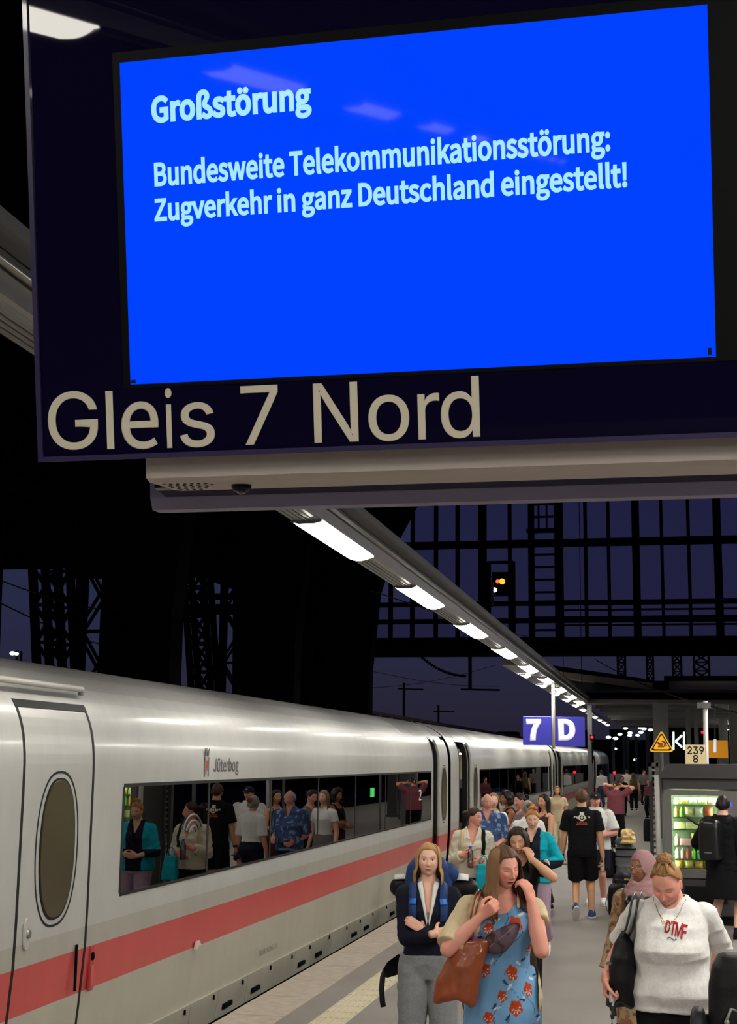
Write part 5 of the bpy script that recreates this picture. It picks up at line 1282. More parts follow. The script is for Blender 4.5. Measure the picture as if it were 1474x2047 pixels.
def woman_floral():
    f = Fig('woman in blue dress with orange flowers and cream cardigan, hand at her mouth, eyes lowered', gpos(1002,7.9,1720), 186, 1.745, 'f', 1.05, lean=3, skin='pink', vox=.0060, head=(33,10,3),
        ra=dict(w=(.105,.205,1.365), hint=(.95,-.5,-.7), fd=(-.75,.35,.6), pn=(-.3,-.9,.2), curl=.85, tcurl=.8), la=dict(w=(-.165,.205,1.445), hint=(-.2,.3,-1), fd=(.25,-.05,.95), pn=(.7,-.7,0), curl=.60, tcurl=.5))
    f.body(5, eyes='closed', mouth=.8, lipcol=(178,92,88), brow=(120,88,66), blush=1.0)
    dr = MB(); f.torso(dr, .50, .84, .012)
    rs = []; n = 64
    for z, w, d in ((.62,.165,.13),(.56,.19,.15),(.50,.205,.16),(.40,.205,.155),(.28,.20,.15),(.14,.20,.15),(.09,.205,.155)):
        rs.append([(w*f.k*(1+.03*math.sin(7*a+z*8))*math.cos(a), d*f.k*(1+.04*math.sin(6*a+2))*math.sin(a), z*f.h) for a in [2*math.pi*i/n for i in range(n)]])
    dr.rings(rs)
    for sd in (1,-1): f.arm(dr, sd, .3, .012, .006)
    def neck(co): return (co[:,2] > .785*f.h+9*(co[:,0]**2)) & (np.abs(co[:,0]) < .095) & (co[:,1] > -.02)
    ds = f.cloth('dress', dr, tonecl, .0052, .006, wdir=(9,9,5), colf=floral, cutf=neck, smooth=3, seed=6)
    # cardigan, open in front
    cm = MB(); f.torso(cm, .44, .855, .024, hang=.05)
    f.arm(cm, 1, .92, .020, .012); f.arm(cm, -1, .35, .018, .006)
    def opening(co): return ((co[:,1] > .02) & (co[:,2] > .79*f.h) & (np.abs(co[:,0]) < .085)) | ((co[:,1] > .03) & (np.abs(co[:,0]) < .085+.12*np.clip((.80*f.h-co[:,2])/.6,0,1)*(co[:,0] > 0)+.035*np.clip((.80*f.h-co[:,2])/.6,0,1)) & (co[:,2] < .835*f.h)) | ((co[:,0]**2/.075**2+(co[:,1]-.01)**2/.085**2 < 1) & (co[:,2] > .8*f.h)) | ((co[:,0] > .03) & (co[:,2] < .66*f.h) & (co[:,1] > .0)) | ((co[:,0] < 0) & (co[:,0] > -.20) & (co[:,2] < .80*f.h) & (co[:,1] > -.02)) 
    cg = f.cloth('cardigan', cm, K_['beige'], .0065, .005, cutf=opening, seed=8)
    f.shoes(K_['brown'])
    f.hair_cap(hbr, .012, .070, .004, part=.01, disp=.004, detail=5)
    f.locks(hlb, 66, .30, .011, (28,122), seed=4, spread=.03, vol=.008, part=.01, curl=.012)
    f.locks(hbr, 80, .40, .012, (-118,40), seed=9, spread=.02, vol=.010, part=.01, curl=.018, fall=(-.01,.02,0)); f.locks(hdk, 30, .30, .013, (-124,-84), seed=19, spread=.03, vol=.014, part=.01, curl=.02, fall=(-.015,.06,0))
    er = MB()
    for sd in (1,-1): er.ball(tuple(f.headM() @ Vector((sd*.075,-.004,-.045))), .008, 10, 8, (.7,1,1.3)); 
    eo = obj('earring', er.mesh('earring'), gold, f.root, True); eo['kind'] = 'stuff'
    return f, ds, cg
f2, dress2, card2 = woman_floral()
def tote_brown():
    f = f2; t = thing('leather_tote_bag', 'brown leather tote bag on the shoulder of the woman in the flowered dress', 'bag', tuple(f.world((.195,.17,1.10))), f.root.rotation_euler.z+R(-8))
    m = MB(); rs = []
    for z, w, d, x in ((-.19,.128,.075,.030),(-.175,.140,.085,.030),(-.10,.142,.088,.022),(.0,.130,.080,.008),(.09,.112,.062,-.012),(.15,.100,.038,-.025),(.16,.094,.034,-.026)):
        rs.append([(x+w*abs(math.cos(a))**.7*(1 if math.cos(a) > 0 else -1)+z*-.22, d*abs(math.sin(a))**.75*(1 if math.sin(a) > 0 else -1)*(1+.05*math.sin(5*a+z*30)), z-.06*abs(math.cos(a))*(z < -.15)) for a in [2*math.pi*i/40 for i in range(40)]])
    m.rings(rs); me = remesh(m, .006, 3); co = getco(me); no = getno(me); co = co+no*(.007*vnoise(co*np.array([9,9,5]),3)+.004*(1-2*np.abs(vnoise(co*13,8))))[:,None]; setco(me, co); bdy = obj('body', me, leather, t, True)
    m = MB(); m.tube([Vector((x+.0,d,-.178)) for x,d in [(.07+.142*math.cos(a), .086*math.sin(a)) for a in [2*math.pi*i/30 for i in range(31)]]], .003, 5); obj('seam', m.mesh('seam'), leatherd, bdy)
    # handles up to the shoulder
    for dx in (-.012,.014):
        m = MB(); pts = [(-.04+dx,.02,.14),(-.05+dx,.035,.22),(-.06+dx,.03,.32),(-.07+dx,-.02,.40),(-.075+dx,-.10,.44),(-.07+dx,-.20,.44),(-.05+dx,-.27,.36),(-.02,-.25,.22),(.0,-.10,.13)]; m.tube(pts, .02, 8, flat=.3, up=(1,0,0)); obj('handle', m.mesh('handle'), leather, t, True)
    m = MB(); m.rings([[(.0,-.05,.12),(.05,-.05,.12),(.05,-.05,.2),(.0,-.05,.21)],[(.0,.03,.12),(.05,.03,.12),(.05,.03,.19),(.0,.03,.2)]]); 
    b = MB(); b.ball((-.06,.0,.165), .02, 10, 8); o = obj('bottle_cap', b.mesh('bottle_cap'), mat('cap_blue',(50,60,220),.4), t, True)
    t.scale = (.84,.84,.84)
    # crossbody pouch on her front
    t2 = thing('crossbody_pouch', 'mauve and dark crossbody pouch across the flowered dress', 'bag', tuple(f.world((-.02,.17,1.22))), f.root.rotation_euler.z)
    tree = f.tree(dress2); m = MB(); pts = []; A, B = Vector((.095,.20,1.155)), Vector((-.105,.20,1.335))
    rad = [.012,.045,.060,.062,.056,.045,.030,.012]
    for i in range(8):
        p = A.lerp(B, i/7); q, n_, _, _ = tree.find_nearest(p); pts.append(q+n_*.028-Vector((-.02,.17,1.22)))
    m.tube(pts, rad, 16, flat=.55, up=(0,1,0)); me = remesh(m, .006, 2); co = getco(me); no = getno(me); co = co+no*(.004*vnoise(co*26,3))[:,None]; setco(me, co)
    vcolor(me, np.where((vnoise(co*40,5) > .1)[:,None], lin((62,44,56)), lin((96,72,84)))); bo = obj('pouch', me, mat('printed_nylon',(90,70,80),.6,attr='tone'), t2, True)
    m = MB(); m.tube([p+Vector((0,.034,.012)) for p in pts[1:-1]], .003, 5); obj('zip', m.mesh('zip'), mat('mauve_zip',(140,110,124),.5), bo)
    s_ = f.strap(card2, [(-.13,.16,1.35),(-.12,.10,1.43),(-.09,.0,1.50),(-.02,-.12,1.45)], .03, .003, 'strap', K_['brown'], None); s_.parent = t2; s_.location = -Vector((-.02,.17,1.22))
tote_brown()

# ---- 3: woman in the white T-shirt
def woman_tee():
    f = Fig('smiling blonde woman with hair bun in white T-shirt with red print, looking down', gpos(1340,7.85,1720), 176, 1.755, 'f', 1.03, lean=4, skin='pink', vox=.0062, head=(-12,31,-2), bust=1.5, belly=.03, drop=(0,.035,-.035),
        ra=dict(w=(.345,.12,1.055), hint=(.15,-1,-.2), fd=(-.05,.12,-1), pn=(-1,.1,0), curl=.85, tcurl=.7), la=dict(w=(-.20,-.14,.96), hint=(-.4,-1,.0), fd=(.3,-.3,-.9), pn=(1,0,0)))
    f.body(5, eyes='closed', smile=1, lipcol=(182,84,84), brow=(120,84,64), blush=1.0)
    def tuck(co): return -.010*np.exp(-((co[:,2]-.63*f.h)/.05)**2)
    te = f.top('t_shirt', K_['white'], 515e-3, (.74,1.02), .024, hang=.10, flare=.014, crew=.072, neck=.850, wr=.007, soff=.018, fold=tuck)
    lg_ = f.legsw('trousers', K_['black'], 1.95, .010, .585, .0)
    f.shoes(K_['black'])
    f.hair_cap(hb, .010, .084, .035, part=.0, disp=.006, detail=5)
    f.bun(hb, (0,-.03,.128), .031, 22, sc=(1.15,1,.8))
    for j, (a, c) in enumerate((((.03,.045,.102),(.010,-.01,.128)),((-.03,.045,.102),(-.010,-.01,.128)),((.055,.01,.085),(.03,-.02,.12)),((-.055,.01,.085),(-.03,-.02,.12)))):
        mb = MB(); M = f.headM(); p, q = Vector(a), Vector(c); pts = [M @ ((p.lerp(q,i/6)+Vector((0,0,.006*math.sin(math.pi*i/6))))*f.k) for i in range(7)]; mb.tube(pts, [.004,.007,.009,.010,.009,.008,.005], 8); obj('twisted_strand', mb.mesh('twisted_strand'), hb, f.hairo, True)
    for k_, L_ in enumerate((.27,.31)):
        f.strap(te, [(-.075,.02,.855*f.h),(-.05,.12,.80*f.h),(.0+.01*k_,.16,(.80-L_*.16)*f.h),(.055,.12,.80*f.h),(.078,.02,.855*f.h)], .0016, .0009, 'necklace', gold, n=28, off=.003)
    m = MB()
    red = mat('red_print', (205,40,48), .7)
    Mx = Matrix.Translation((.025,.5,1.315)) @ Matrix.Rotation(R(180),4,'Z') @ Matrix.Rotation(R(9),4,'Y')
    for ch, x, w, h_, dz in (('D',0,.027,.062,.004),('T',.026,.030,.070,-.002),('M',.054,.034,.070,-.004),('F',.087,.026,.074,-.010)):
        me = subdivide_text(ch, F_INTER, w, h_, .022, 2)
        M2 = Mx @ Matrix.Translation((x+.0,0,dz)); f.decal(te, me, red, 'print_letter', M2)
    sg_ = MB()
    me = subdivide_text('~', F_INTER, .05, .05, .0, 2); f.decal(te, me, mat('print_grey',(150,130,140),.7), 'print_signature', Mx @ Matrix.Translation((.018,0,-.040)))
    return f, te
f3, tee3 = woman_tee()
def tee_things():
    f = f3
    t = thing('black_shoulder_bag', 'black slouchy shoulder bag on the arm of the woman in white T-shirt', 'bag', tuple(f.world((.25,-.02,1.105))), f.root.rotation_euler.z)
    m = MB(); rs = []
    for z, w, d, y in ((-.17,.05,.12,0),(-.155,.08,.17,0),(-.05,.088,.185,0),(.07,.075,.17,0),(.16,.05,.13,0),(.20,.02,.09,0)):
        rs.append([(w*abs(math.cos(a))**.8*(1 if math.cos(a) > 0 else -1)+.02*(z<0), y+d*abs(math.sin(a))**.8*(1 if math.sin(a) > 0 else -1), z-.04*abs(math.cos(a))) for a in [2*math.pi*i/36 for i in range(36)]])
    m.rings(rs); me = remesh(m, .008, 3); co = getco(me); no = getno(me); co = co+no*(.014*(1-2*np.abs(vnoise(co*8,3)))*.6)[:,None]; setco(me, co); bo = obj('body', me, K_['blackn'], t, True)
    for dx in (0,.034):
        m = MB(); pts = [(-.02+dx,.09,.15),(-.05+dx,.115,.21),(-.07+dx,.13,.28),(-.08+dx,.10,.345),(-.085+dx,.01,.375),(-.09+dx,-.10,.34),(-.07,-.14,.26),(-.02,-.09,.16)]; m.tube(pts, .021, 8, flat=.3, up=(1,0,0)); obj('strap', m.mesh('strap'), mat('black_leather',(22,20,24),.3,coat=.3), t, True)
    m = MB(); m.bbox(.055,.095,.10,.13,.02,.035,.004); obj('buckle', m.mesh('buckle'), M_['alu'], bo)
    a = f.arms[1]; c = a['W']+a['fd']*.12+Vector((-.025,.03,-.03))
    t = thing('folded_umbrella', 'small folded black and white umbrella in the right hand of the woman in white T-shirt', 'umbrella', tuple(f.world(c)), f.root.rotation_euler.z)
    m = MB(); m.tube([(0,0,.11),(-.005,0,.05),(-.012,.0,-.02),(-.018,0,-.07)], [.012,.020,.026,.020], 12, flat=.7); me = remesh(m, .004, 1); co = getco(me); vcolor(me, np.where((vnoise(co*45,2) > .0)[:,None], lin((190,188,186)), lin((25,25,28)))); obj('cover', me, mat('printed_nylon',(90,70,80),.6,attr='tone'), t, True)
    m = MB(); m.tube([(-.017,0,-.065),(-.02,0,-.10),(-.022,0,-.125)], [.017,.022,.018], 12); obj('handle', m.mesh('handle'), bpl, t, True)
tee_things()

# ---- 4: woman with hijab
def patt(c1, c2, c3, s=16, t=.12):
    def fn(co, no):
        n1 = vnoise(co*s, 2)+.5*vnoise(co*s*2.3, 4); n2 = vnoise(co*s*.8, 7)
        return np.where((n1 > t)[:,None], lin(c1), np.where((n2 > .15)[:,None], lin(c2), lin(c3)))
    return fn
def woman_hijab():
    f = Fig('woman in dusty pink headscarf and glasses, patterned brown dress, headphones round her neck', gpos(1291,9.75,1720), 162, 1.615, 'f', 1.0, skin='brown', vox=.007, head=(-26,4,0), ra=dict(w=(.27,.03,.80)), la=dict(w=(-.27,.08,.80)))
    f.body(5, eyes='open', lipcol=(130,66,62), brow=(40,28,22), blush=.1)
    colf = patt((178,150,118), (120,80,58), (150,108,84), 36, .0)
    mb = MB(); f.torso(mb, .50, .86, .022)
    mb.rings([[(w*math.cos(a)*(1+.03*math.sin(8*a)), d*math.sin(a), z*f.h) for a in [2*math.pi*i/60 for i in range(60)]] for z, w, d in ((.60,.185,.15),(.5,.20,.165),(.3,.22,.18),(.07,.245,.205))])
    for sd in (1,-1): f.arm(mb, sd, 1.95, .022, .02)
    dr = f.cloth('dress', mb, tonecl, .0065, .007, colf=colf, wdir=(8,8,4))
    f.shoes(K_['black'])
    scarf = cl('dusty_pink_scarf', (166,126,128))
    # scarf: cap low on the brow, wrapped under the chin and over the chest
    f.hair_cap(scarf, .014, .058, -.10, 'headscarf', disp=.001, detail=5, side=.035, backlow=-.13)
    M = f.headM(); mb = MB()
    pts = [M @ (Vector(p)*f.k) for p in ((.072,.02,-.02),(.066,.030,-.07),(.045,.055,-.112),(.0,.078,-.132),(-.045,.055,-.112),(-.066,.030,-.07),(-.072,.02,-.02))]
    mb.tube(pts, [.014,.022,.028,.032,.028,.022,.014], 10)
    for z, rr in ((.862,.078),(.845,.092),(.828,.108)):
        mb.tube([f.tr((rr*1.05*math.cos(a), .02+rr*math.sin(a), z*f.h-.02*max(0,math.sin(a)))) for a in [2*math.pi*i/18 for i in range(19)]], .030, 8)
    cap(mb, f.tr((0,.0,.83*f.h)), f.tr((0,.0,.875*f.h)), .06, .06)
    mb.tube([f.tr(p) for p in ((.06,.09,.84*f.h),(.075,.125,.79*f.h),(.07,.145,.73*f.h))], [.03,.028,.014], 8)
    f.cloth('scarf_drape', mb, scarf, .0065, .006, wdir=(16,16,20), parent=f.hairo)
    g = MB(); gm = mat('wire_glasses', (190,170,140), .3, .8)
    for sd in (1,-1):
        g.tube([M @ (Vector((sd*.032+.023*math.cos(a), .098-.006*abs(math.cos(a)), .004+.020*math.sin(a)))*f.k) for a in [2*math.pi*i/20 for i in range(21)]], .0014, 5)
        g.tube([M @ (Vector(p)*f.k) for p in ((sd*.054,.092,.010),(sd*.076,.04,.008))], .0014, 5)
    g.tube([M @ (Vector(p)*f.k) for p in ((.010,.098,.007),(0,.102,.010),(-.010,.098,.007))], .0014, 5)
    go = thing('eyeglasses', 'thin wire-rimmed glasses on the face of the woman in the pink headscarf', 'glasses', tuple(f.world(M @ Vector((0,.1,0)))), f.root.rotation_euler.z)
    off = M @ Vector((0,.1,0)); g.v = [tuple(Vector(p)-off) for p in g.v]; obj('frame', g.mesh('frame'), gm, go, True)
    h = MB(); c0 = Vector(f.tr((0,.04,.80*f.h)))
    t = thing('headphones', 'black over-ear headphones hanging round the neck of the woman in the headscarf', 'headphones', tuple(f.world(c0)), f.root.rotation_euler.z)
    for sd in (1,-1):
        e = MB(); cap(e, (sd*.062,.105,-.012), (sd*.048,.155,-.02), .040, .040, 16); obj('ear_cup', e.mesh('ear_cup'), bpl, t, True)
    e = MB(); e.tube([(.09*math.cos(a), .07-.16*abs(math.sin(a))+.02, .0+.03*math.sin(a)) for a in [math.pi*i/14 for i in range(15)]], .009, 8); obj('headband', e.mesh('headband'), bpl, t, True)
    f.strap(dr, [(.10,-.10,.80*f.h),(.125,.0,.835*f.h),(.12,.12,.77*f.h),(.11,.14,.68*f.h)], .045, .006, 'bag_strap', cl('brown_strap',(112,76,44)))
    return f
woman_hijab()

# ---- 5: passer-by at the right edge, mostly outside the picture
def passer():
    f = Fig('person at the right edge, seen only by a bare arm and a big black backpack', gpos(1584,6.9,1720), -92, 1.62, 'f', 1.15, skin='pink', vox=.009, la=dict(w=(-.24,.16,1.02), hint=(-.3,-1,-.1)), ra=dict(w=(.21,.04,1.12), hint=(.1,-1,0)))
    f.body(3); te = f.top('vest', mat('pale_yellow_cloth',(225,225,160),.8), .50, .25, .014); f.legsw('trousers', K_['black'], 1.9, .015); f.shoes(K_['black']); f.hair_cap(hbr, .014, .07, 0, detail=3)
    t = thing('black_backpack', 'big black backpack at the right edge of the picture', 'backpack', tuple(f.world((0,-.16,.66))), f.root.rotation_euler.z)
    m = pack_shape(.32,.24,.66); m.v = [(x,-y,z) for x,y,z in m.v]; me = remesh(m, .01, 3); co = getco(me); no = getno(me); setco(me, co+no*(.008*vnoise(co*9,2))[:,None]); b = obj('body', me, K_['blackn'], t, True)
    m = pack_shape(.26,.08,.36); m.v = [(x,-y-.25,z+.05) for x,y,z in m.v]; me = remesh(m, .01, 3); obj('front_pocket', me, cl('charcoal_nylon',(48,48,52),.5), t, True)
    m = MB(); m.tube([(-.05,-.03,.69),(-.03,-.05,.74),(.03,-.05,.74),(.05,-.03,.69)], .009, 8); obj('grab_handle', m.mesh('grab_handle'), K_['black'], t, True)
    m = MB(); m.tube([(.13,-.1,.42),(.19,-.14,.44),(.235,-.16,.40)], .007, 6); m.ball((.24,-.16,.39), .012, 8, 6); obj('side_strap', m.mesh('side_strap'), M_['grey'], t, True)
    for sd in (1,-1): f.strap(te, [(sd*.10,-.1,.80*f.h),(sd*.11,0,.84*f.h),(sd*.11,.12,.76*f.h),(sd*.13,.1,.66*f.h)], .05, .006, 'shoulder_strap', K_['black'])
passer()

# ---- the middle distance
def hand_at_face(sd, h, up=.905, fw=.13, x=.03): return dict(w=(sd*x+sd*.03,fw,(up-.07)*h), hint=(sd*.6,.1,-1), fd=(-sd*.2,-.2,1), pn=(0,-1,0), curl=.6)
# 15: dark-haired woman with a hand at her chin
def w15():
    f = Fig('dark-haired woman in black top leaning her chin on a raised hand, behind the flowered dress', gpos(1040,11.9,1680), 182, 1.665, 'f', .95, skin='olive', vox=.007, head=(-4,14,6), lean=3,
        la=dict(w=(-.10,.20,1.40), hint=(-1,.3,-.8), fd=(.35,-.35,.9), pn=(.5,-.8,0), curl=.7), ra=dict(w=(.22,.10,.85)))
    f.body(5, eyes='closed', lipcol=(170,84,80), brow=(45,30,24), blush=.3)
    f.top('top', K_['black'], .52, .30, .012, crew=.08); f.legsw('trousers', K_['black'], 1.95, .02, .60); f.shoes(K_['black'])
    f.hair_cap(hdk, .013, .068, .0, part=.0, disp=.004, detail=5); f.locks(hdk, 90, .30, .013, (122,-122), seed=6, spread=.035, curl=.012, vol=.014)
w15()
# 14: woman in teal and navy jacket
def w14():
    f = Fig('woman with pinned-up strawberry blonde hair in turquoise and navy jacket', gpos(1066,16.3,1650), 176, 1.655, 'f', 1.08, skin='fair', vox=.008, head=(8,8,0), lean=3,
        la=dict(w=(-.12,.20,1.02), hint=(-1,-.6,-.4), fd=(.9,.2,-.1), pn=(0,-1,0)), ra=dict(w=(.06,.20,1.0), hint=(1,-.6,-.4), fd=(-.9,.2,0), pn=(0,-1,0)), legs=dict(l=dict(a=(-.11,-.22,.16), pitch=38)))
    f.body(5, eyes='open', lipcol=(190,96,92), brow=(150,110,80), blush=.7)
    def jc(co, no):
        base = np.tile(lin((26,28,50)), (len(co),1)); t = (np.abs(co[:,0]) > .105) & (co[:,2] > 1.08) | (co[:,2] > 1.33) & (np.abs(co[:,0]) > .10) | (co[:,2] < .98) & (np.abs(co[:,0]) > .10)
        base[t] = lin((18,168,186)); return base*(1+.1*vnoise(co*30,2))[:,None]
    j = f.top('jacket', tonecl, .50, 1.65, .026, v=(.05,.72), hang=.05, flare=.012, colf=jc, wr=.010, soff=.024)
    f.top('shirt', K_['black'], .6, 0, .008, v=(.04,.76))
    cf = MB()
    a = f.arms[-1]; e = a['E'].lerp(a['W'],.58); cap(cf, e, a['E'].lerp(a['W'],.72), .062, .058, flat0=True, flat1=True); f.cloth('cuff', cf, K_['white'], wr=.004)
    f.legsw('trousers', K_['lilac'], 1.85, .022, .58, .02, wr=.006); f.shoes(K_['white'])
    f.hair_cap(hor, .011, .066, .015, disp=.005, detail=5); f.bun(hor, (-.01,-.02,.125), .036, 16, sc=(1.3,1,.7))
w14()
# 16: woman in white shirt with water bottle and turquoise bag
def w16():
    f = Fig('dark-haired woman in white shirt holding a water bottle, face turned to the right', gpos(946,16.3,1650), 186, 1.655, 'f', 1.0, skin='pink', vox=.008, head=(62,2,0),
        ra=dict(w=(.115,.22,1.115), hint=(.5,-.6,-.9), fd=(-.9,.3,.15), pn=(0,-1,0), curl=.7), la=dict(w=(-.10,.23,1.07), hint=(-.5,-.6,-.9), fd=(.55,.3,-.35), pn=(.2,-1,0), curl=.35))
    f.body(4, lipcol=(180,90,86), brow=(60,42,34), blush=.4)
    sh = f.top('shirt', K_['offw'], .52, 1.86, .022, v=(.055,.735), hang=.05, wr=.011, soff=.024, flare=.008, label='loose off-white shirt with open collar')
    f.legsw('trousers', K_['black'], 1.95, .02, .62); f.shoes(K_['black'])
    for sd in (1,-1):
        m = MB(); tr_ = f.tree(sh); q = [tr_.find_nearest(Vector((sd*p[0],p[1],p[2]*f.h))) for p in ((.05,.05,.845),(.08,.06,.83),(.07,.14,.79),(.03,.13,.78))]
        m.rings([[tuple(x[0]+x[1]*.004) for x in q],[tuple(x[0]+x[1]*.012) for x in q]]); obj('collar', m.mesh('collar'), K_['offw'], f.root)
        f.strap(sh, [(sd*.10,-.1,.80*f.h),(sd*.11,0,.835*f.h),(sd*.12,.10,.77*f.h),(sd*.125,.13,.68*f.h),(sd*.12,.12,.62*f.h)], .045, .006, 'backpack_strap', K_['beige'] if sd == 1 else K_['black'])
    f.hair_cap(hdk, .010, .066, .015, disp=.003); f.bun(hdk, (0,-.13,.035), .036, 12, sc=(1,1,.8))
    a = f.arms[1]; c = a['W']+a['fd']*.10+Vector((0,.03,-.02))
    t = thing('water_bottle', 'clear plastic water bottle with blue cap held by the woman in the white shirt', 'bottle', tuple(f.world(c)), f.root.rotation_euler.z)
    m = MB(); m.rings([[(r_*math.cos(q), r_*math.sin(q), z) for q in [2*math.pi*i/16 for i in range(16)]] for r_, z in ((.028,-.13),(.034,-.12),(.034,-.05),(.031,-.045),(.034,-.04),(.034,.03),(.026,.06),(.013,.08),(.013,.09))]); obj('shell', m.mesh('shell'), glassmat('clear_plastic',(215,222,228),1.5,.05,1.6), t, True)
    m = MB(); m.tube([(0,0,.088),(0,0,.108)], .017, 12); obj('cap', m.mesh('cap'), mat('cap_blue',(50,60,220),.4), t)
    t = thing('turquoise_tote', 'turquoise cloth tote bag hanging from the arm of the woman in the white shirt', 'bag', tuple(f.world((-.13,.30,.86))), f.root.rotation_euler.z)
    m = MB(); m.rings([[(x*w,y*.035*(1.5 if z < .1 else .5),z) for x,y in ((-1,-1),(1,-1),(1,1),(-1,1))] for w, z in ((.085,-.12),(.095,-.05),(.085,.05),(.075,.16))]); me = remesh(m, .009, 2); co = getco(me); no = getno(me); setco(me, co+no*(.008*vnoise(co*14,2))[:,None]); obj('body', me, K_['teal'], t, True)
    m = MB(); m.tube([(-.05,0,.14),(-.03,-.02,.24),(.0,-.03,.26),(.04,-.02,.22),(.05,0,.14)], .008, 6); obj('handle', m.mesh('handle'), K_['teal'], t, True)
w16()
# 17: old man in blue patterned shirt
def w17():
    f = Fig('balding old man with white hair in blue patterned short-sleeved shirt', gpos(974,19.8,1620), 190, 1.735, 'm', 1.0, skin='old', vox=.010, head=(6,4,0), belly=.05, ra=dict(w=(.14,.15,1.0), hint=(.4,-1,-.4)), la=dict(w=(-.16,.22,1.06), hint=(-.4,-1,-.6), fd=(.3,.9,0), pn=(0,-.2,-1)))
    f.body(4, eyes='open', blush=.6, lipcol=(170,92,88), brow=(190,180,172))
    f.top('shirt', tonecl, .50, .95, .022, v=(.05,.77), hang=.04, flare=.014, colf=patt((70,96,142),(140,160,190),(58,80,124),24,.0), wr=.008)
    f.legsw('trousers', K_['navy'], 1.95, .02, .56); f.shoes(K_['brown'])
    # white hair only round the sides and back
    hw = hairm('hair_white', (206,204,202)); o = f.hair_cap(hw, .010, .075, -.01, disp=.004, backlow=-.06)
    def top(co): M = np.array(f.headM().inverted()); q = co@M[:3,:3].T+M[:3,3]; return (q[:,2] > .060*f.k)
    cut(f.hairo.data, top) if f.hairo else None
w17()
# 18: person behind the turquoise jacket, from behind
def w18():
    f = Fig('person in white T-shirt with greying fair hair, seen behind the turquoise jacket', gpos(1056,19.8,1620), 20, 1.64, 'f', 1.05, skin='pink', vox=.011)
    f.body(3); f.top('t_shirt', K_['white'], .52, .9, .018); f.legsw('trousers', K_['navy'], 1.9, .02); f.shoes(K_['white']); f.hair_cap(hgr, .014, .07, -.02, disp=.006, detail=4); f.bun(hlb, (0,-.10,.05), .04, 12)
w18()
# 11, 12, 13: the three dark-haired women by the train
def w11():
    f = Fig('woman with long black hair and brown sleeveless top, arm raised to her face', gpos(1090,21.4,1620), 128, 1.70, 'f', .95, skin='tan', vox=.010, head=(10,2,0), ra=dict(w=(.10,.22,1.42), hint=(.8,.2,-1), fd=(-.3,-.1,1), pn=(0,-1,0)), la=dict(w=(-.06,.24,1.10), hint=(-1,-.5,-.6), fd=(1,.2,.2), pn=(0,-1,0)))
    f.body(4, brow=(40,28,24)); f.top('tank_top', K_['brown'], .50, 0, .012, crew=.10, cutf=lambda co: (co[:,2] > .80*f.h) & (np.abs(co[:,0]) > .11)); f.legsw('trousers', K_['brown'], 1.95, .02, .60); f.shoes(K_['black'])
    f.hair_cap(hbk, .013, .068, .0, disp=.003); f.locks(hbk, 60, .40, .014, (100,-100), seed=2, spread=.02)
def w12():
    f = Fig('woman with dark ponytail in profile facing the train, between two dark-haired women', gpos(1044,22.0,1620), 118, 1.70, 'f', .95, skin='pink', vox=.010, head=(8,14,0), ra=dict(w=(.12,.26,1.10), hint=(1,-.5,-.7), fd=(0,1,.2), pn=(0,0,-1)), la=dict(w=(-.10,.26,1.10), hint=(-1,-.5,-.7), fd=(.2,1,.2), pn=(0,0,-1)))
    f.body(4, brow=(40,28,24)); f.top('vest', K_['greyc'], .50, 0, .012, crew=.09); f.legsw('trousers', K_['black'], 1.95, .02); f.shoes(K_['black']); f.hair_cap(hbk, .012, .066, .01, disp=.004); f.bun(hbk, (0,-.12,.02), .042, 14, sc=(1,1.2,1))
def w13():
    f = Fig('woman with short black curls and sleeveless dark top, arms folded, next to the old man', gpos(1017,22.6,1620), 112, 1.715, 'f', 1.0, skin='brown', vox=.010, head=(10,10,0), ra=dict(w=(-.06,.23,1.12), hint=(1,-.5,-.7), fd=(-1,.1,.3), pn=(0,-1,0)), la=dict(w=(.06,.25,1.08), hint=(-1,-.5,-.7), fd=(1,.1,.2), pn=(0,-1,0)))
    f.body(4, brow=(30,22,20)); f.top('tank_top', K_['black'], .50, 0, .012, crew=.09, cutf=lambda co: (co[:,2] > .80*f.h) & (np.abs(co[:,0]) > .12)); f.legsw('trousers', K_['brown'], 1.95, .03); f.shoes(K_['black']); f.hair_cap(hbk, .022, .066, -.02, disp=.012, detail=4); f.locks(hbk, 40, .12, .016, (110,-110), seed=8, curl=.02)
w11(); w12(); w13()
# fair-haired passer-by behind the old man
def w21():
    f = Fig('fair-haired woman half hidden behind the old man', gpos(986,21.4,1620), 200, 1.70, 'f', .95, skin='fair', vox=.012)
    f.body(3); f.top('top', K_['white'], .52, .5, .014); f.legsw('trousers', K_['greyc'], 1.95, .02); f.shoes(K_['white']); f.hair_cap(hb, .014, .07, .0, detail=3); f.locks(hb, 40, .25, .013, (110,-110), seed=3)
w21()
# 10: woman in beige
def w10():
    f = Fig('long-haired woman in beige top and wide cream trousers walking along the train', gpos(1115,33.5,1640), 182, 1.60, 'f', 1.0, skin='tan', vox=.011, legs=dict(r=dict(a=(.10,.10,.08)), l=dict(a=(-.08,-.16,.12), pitch=20)))
    f.body(4, brow=(70,50,36)); f.top('top', K_['beige'], .58, .55, .02, flare=.02); f.legsw('trousers', K_['cream'], 1.95, .028, .64, .05, wr=.006); f.shoes(K_['beige'])
    f.hair_cap(hlb, .013, .068, .0); f.locks(hlb, 50, .36, .014, (112,-112), seed=5, spread=.03)
w10()
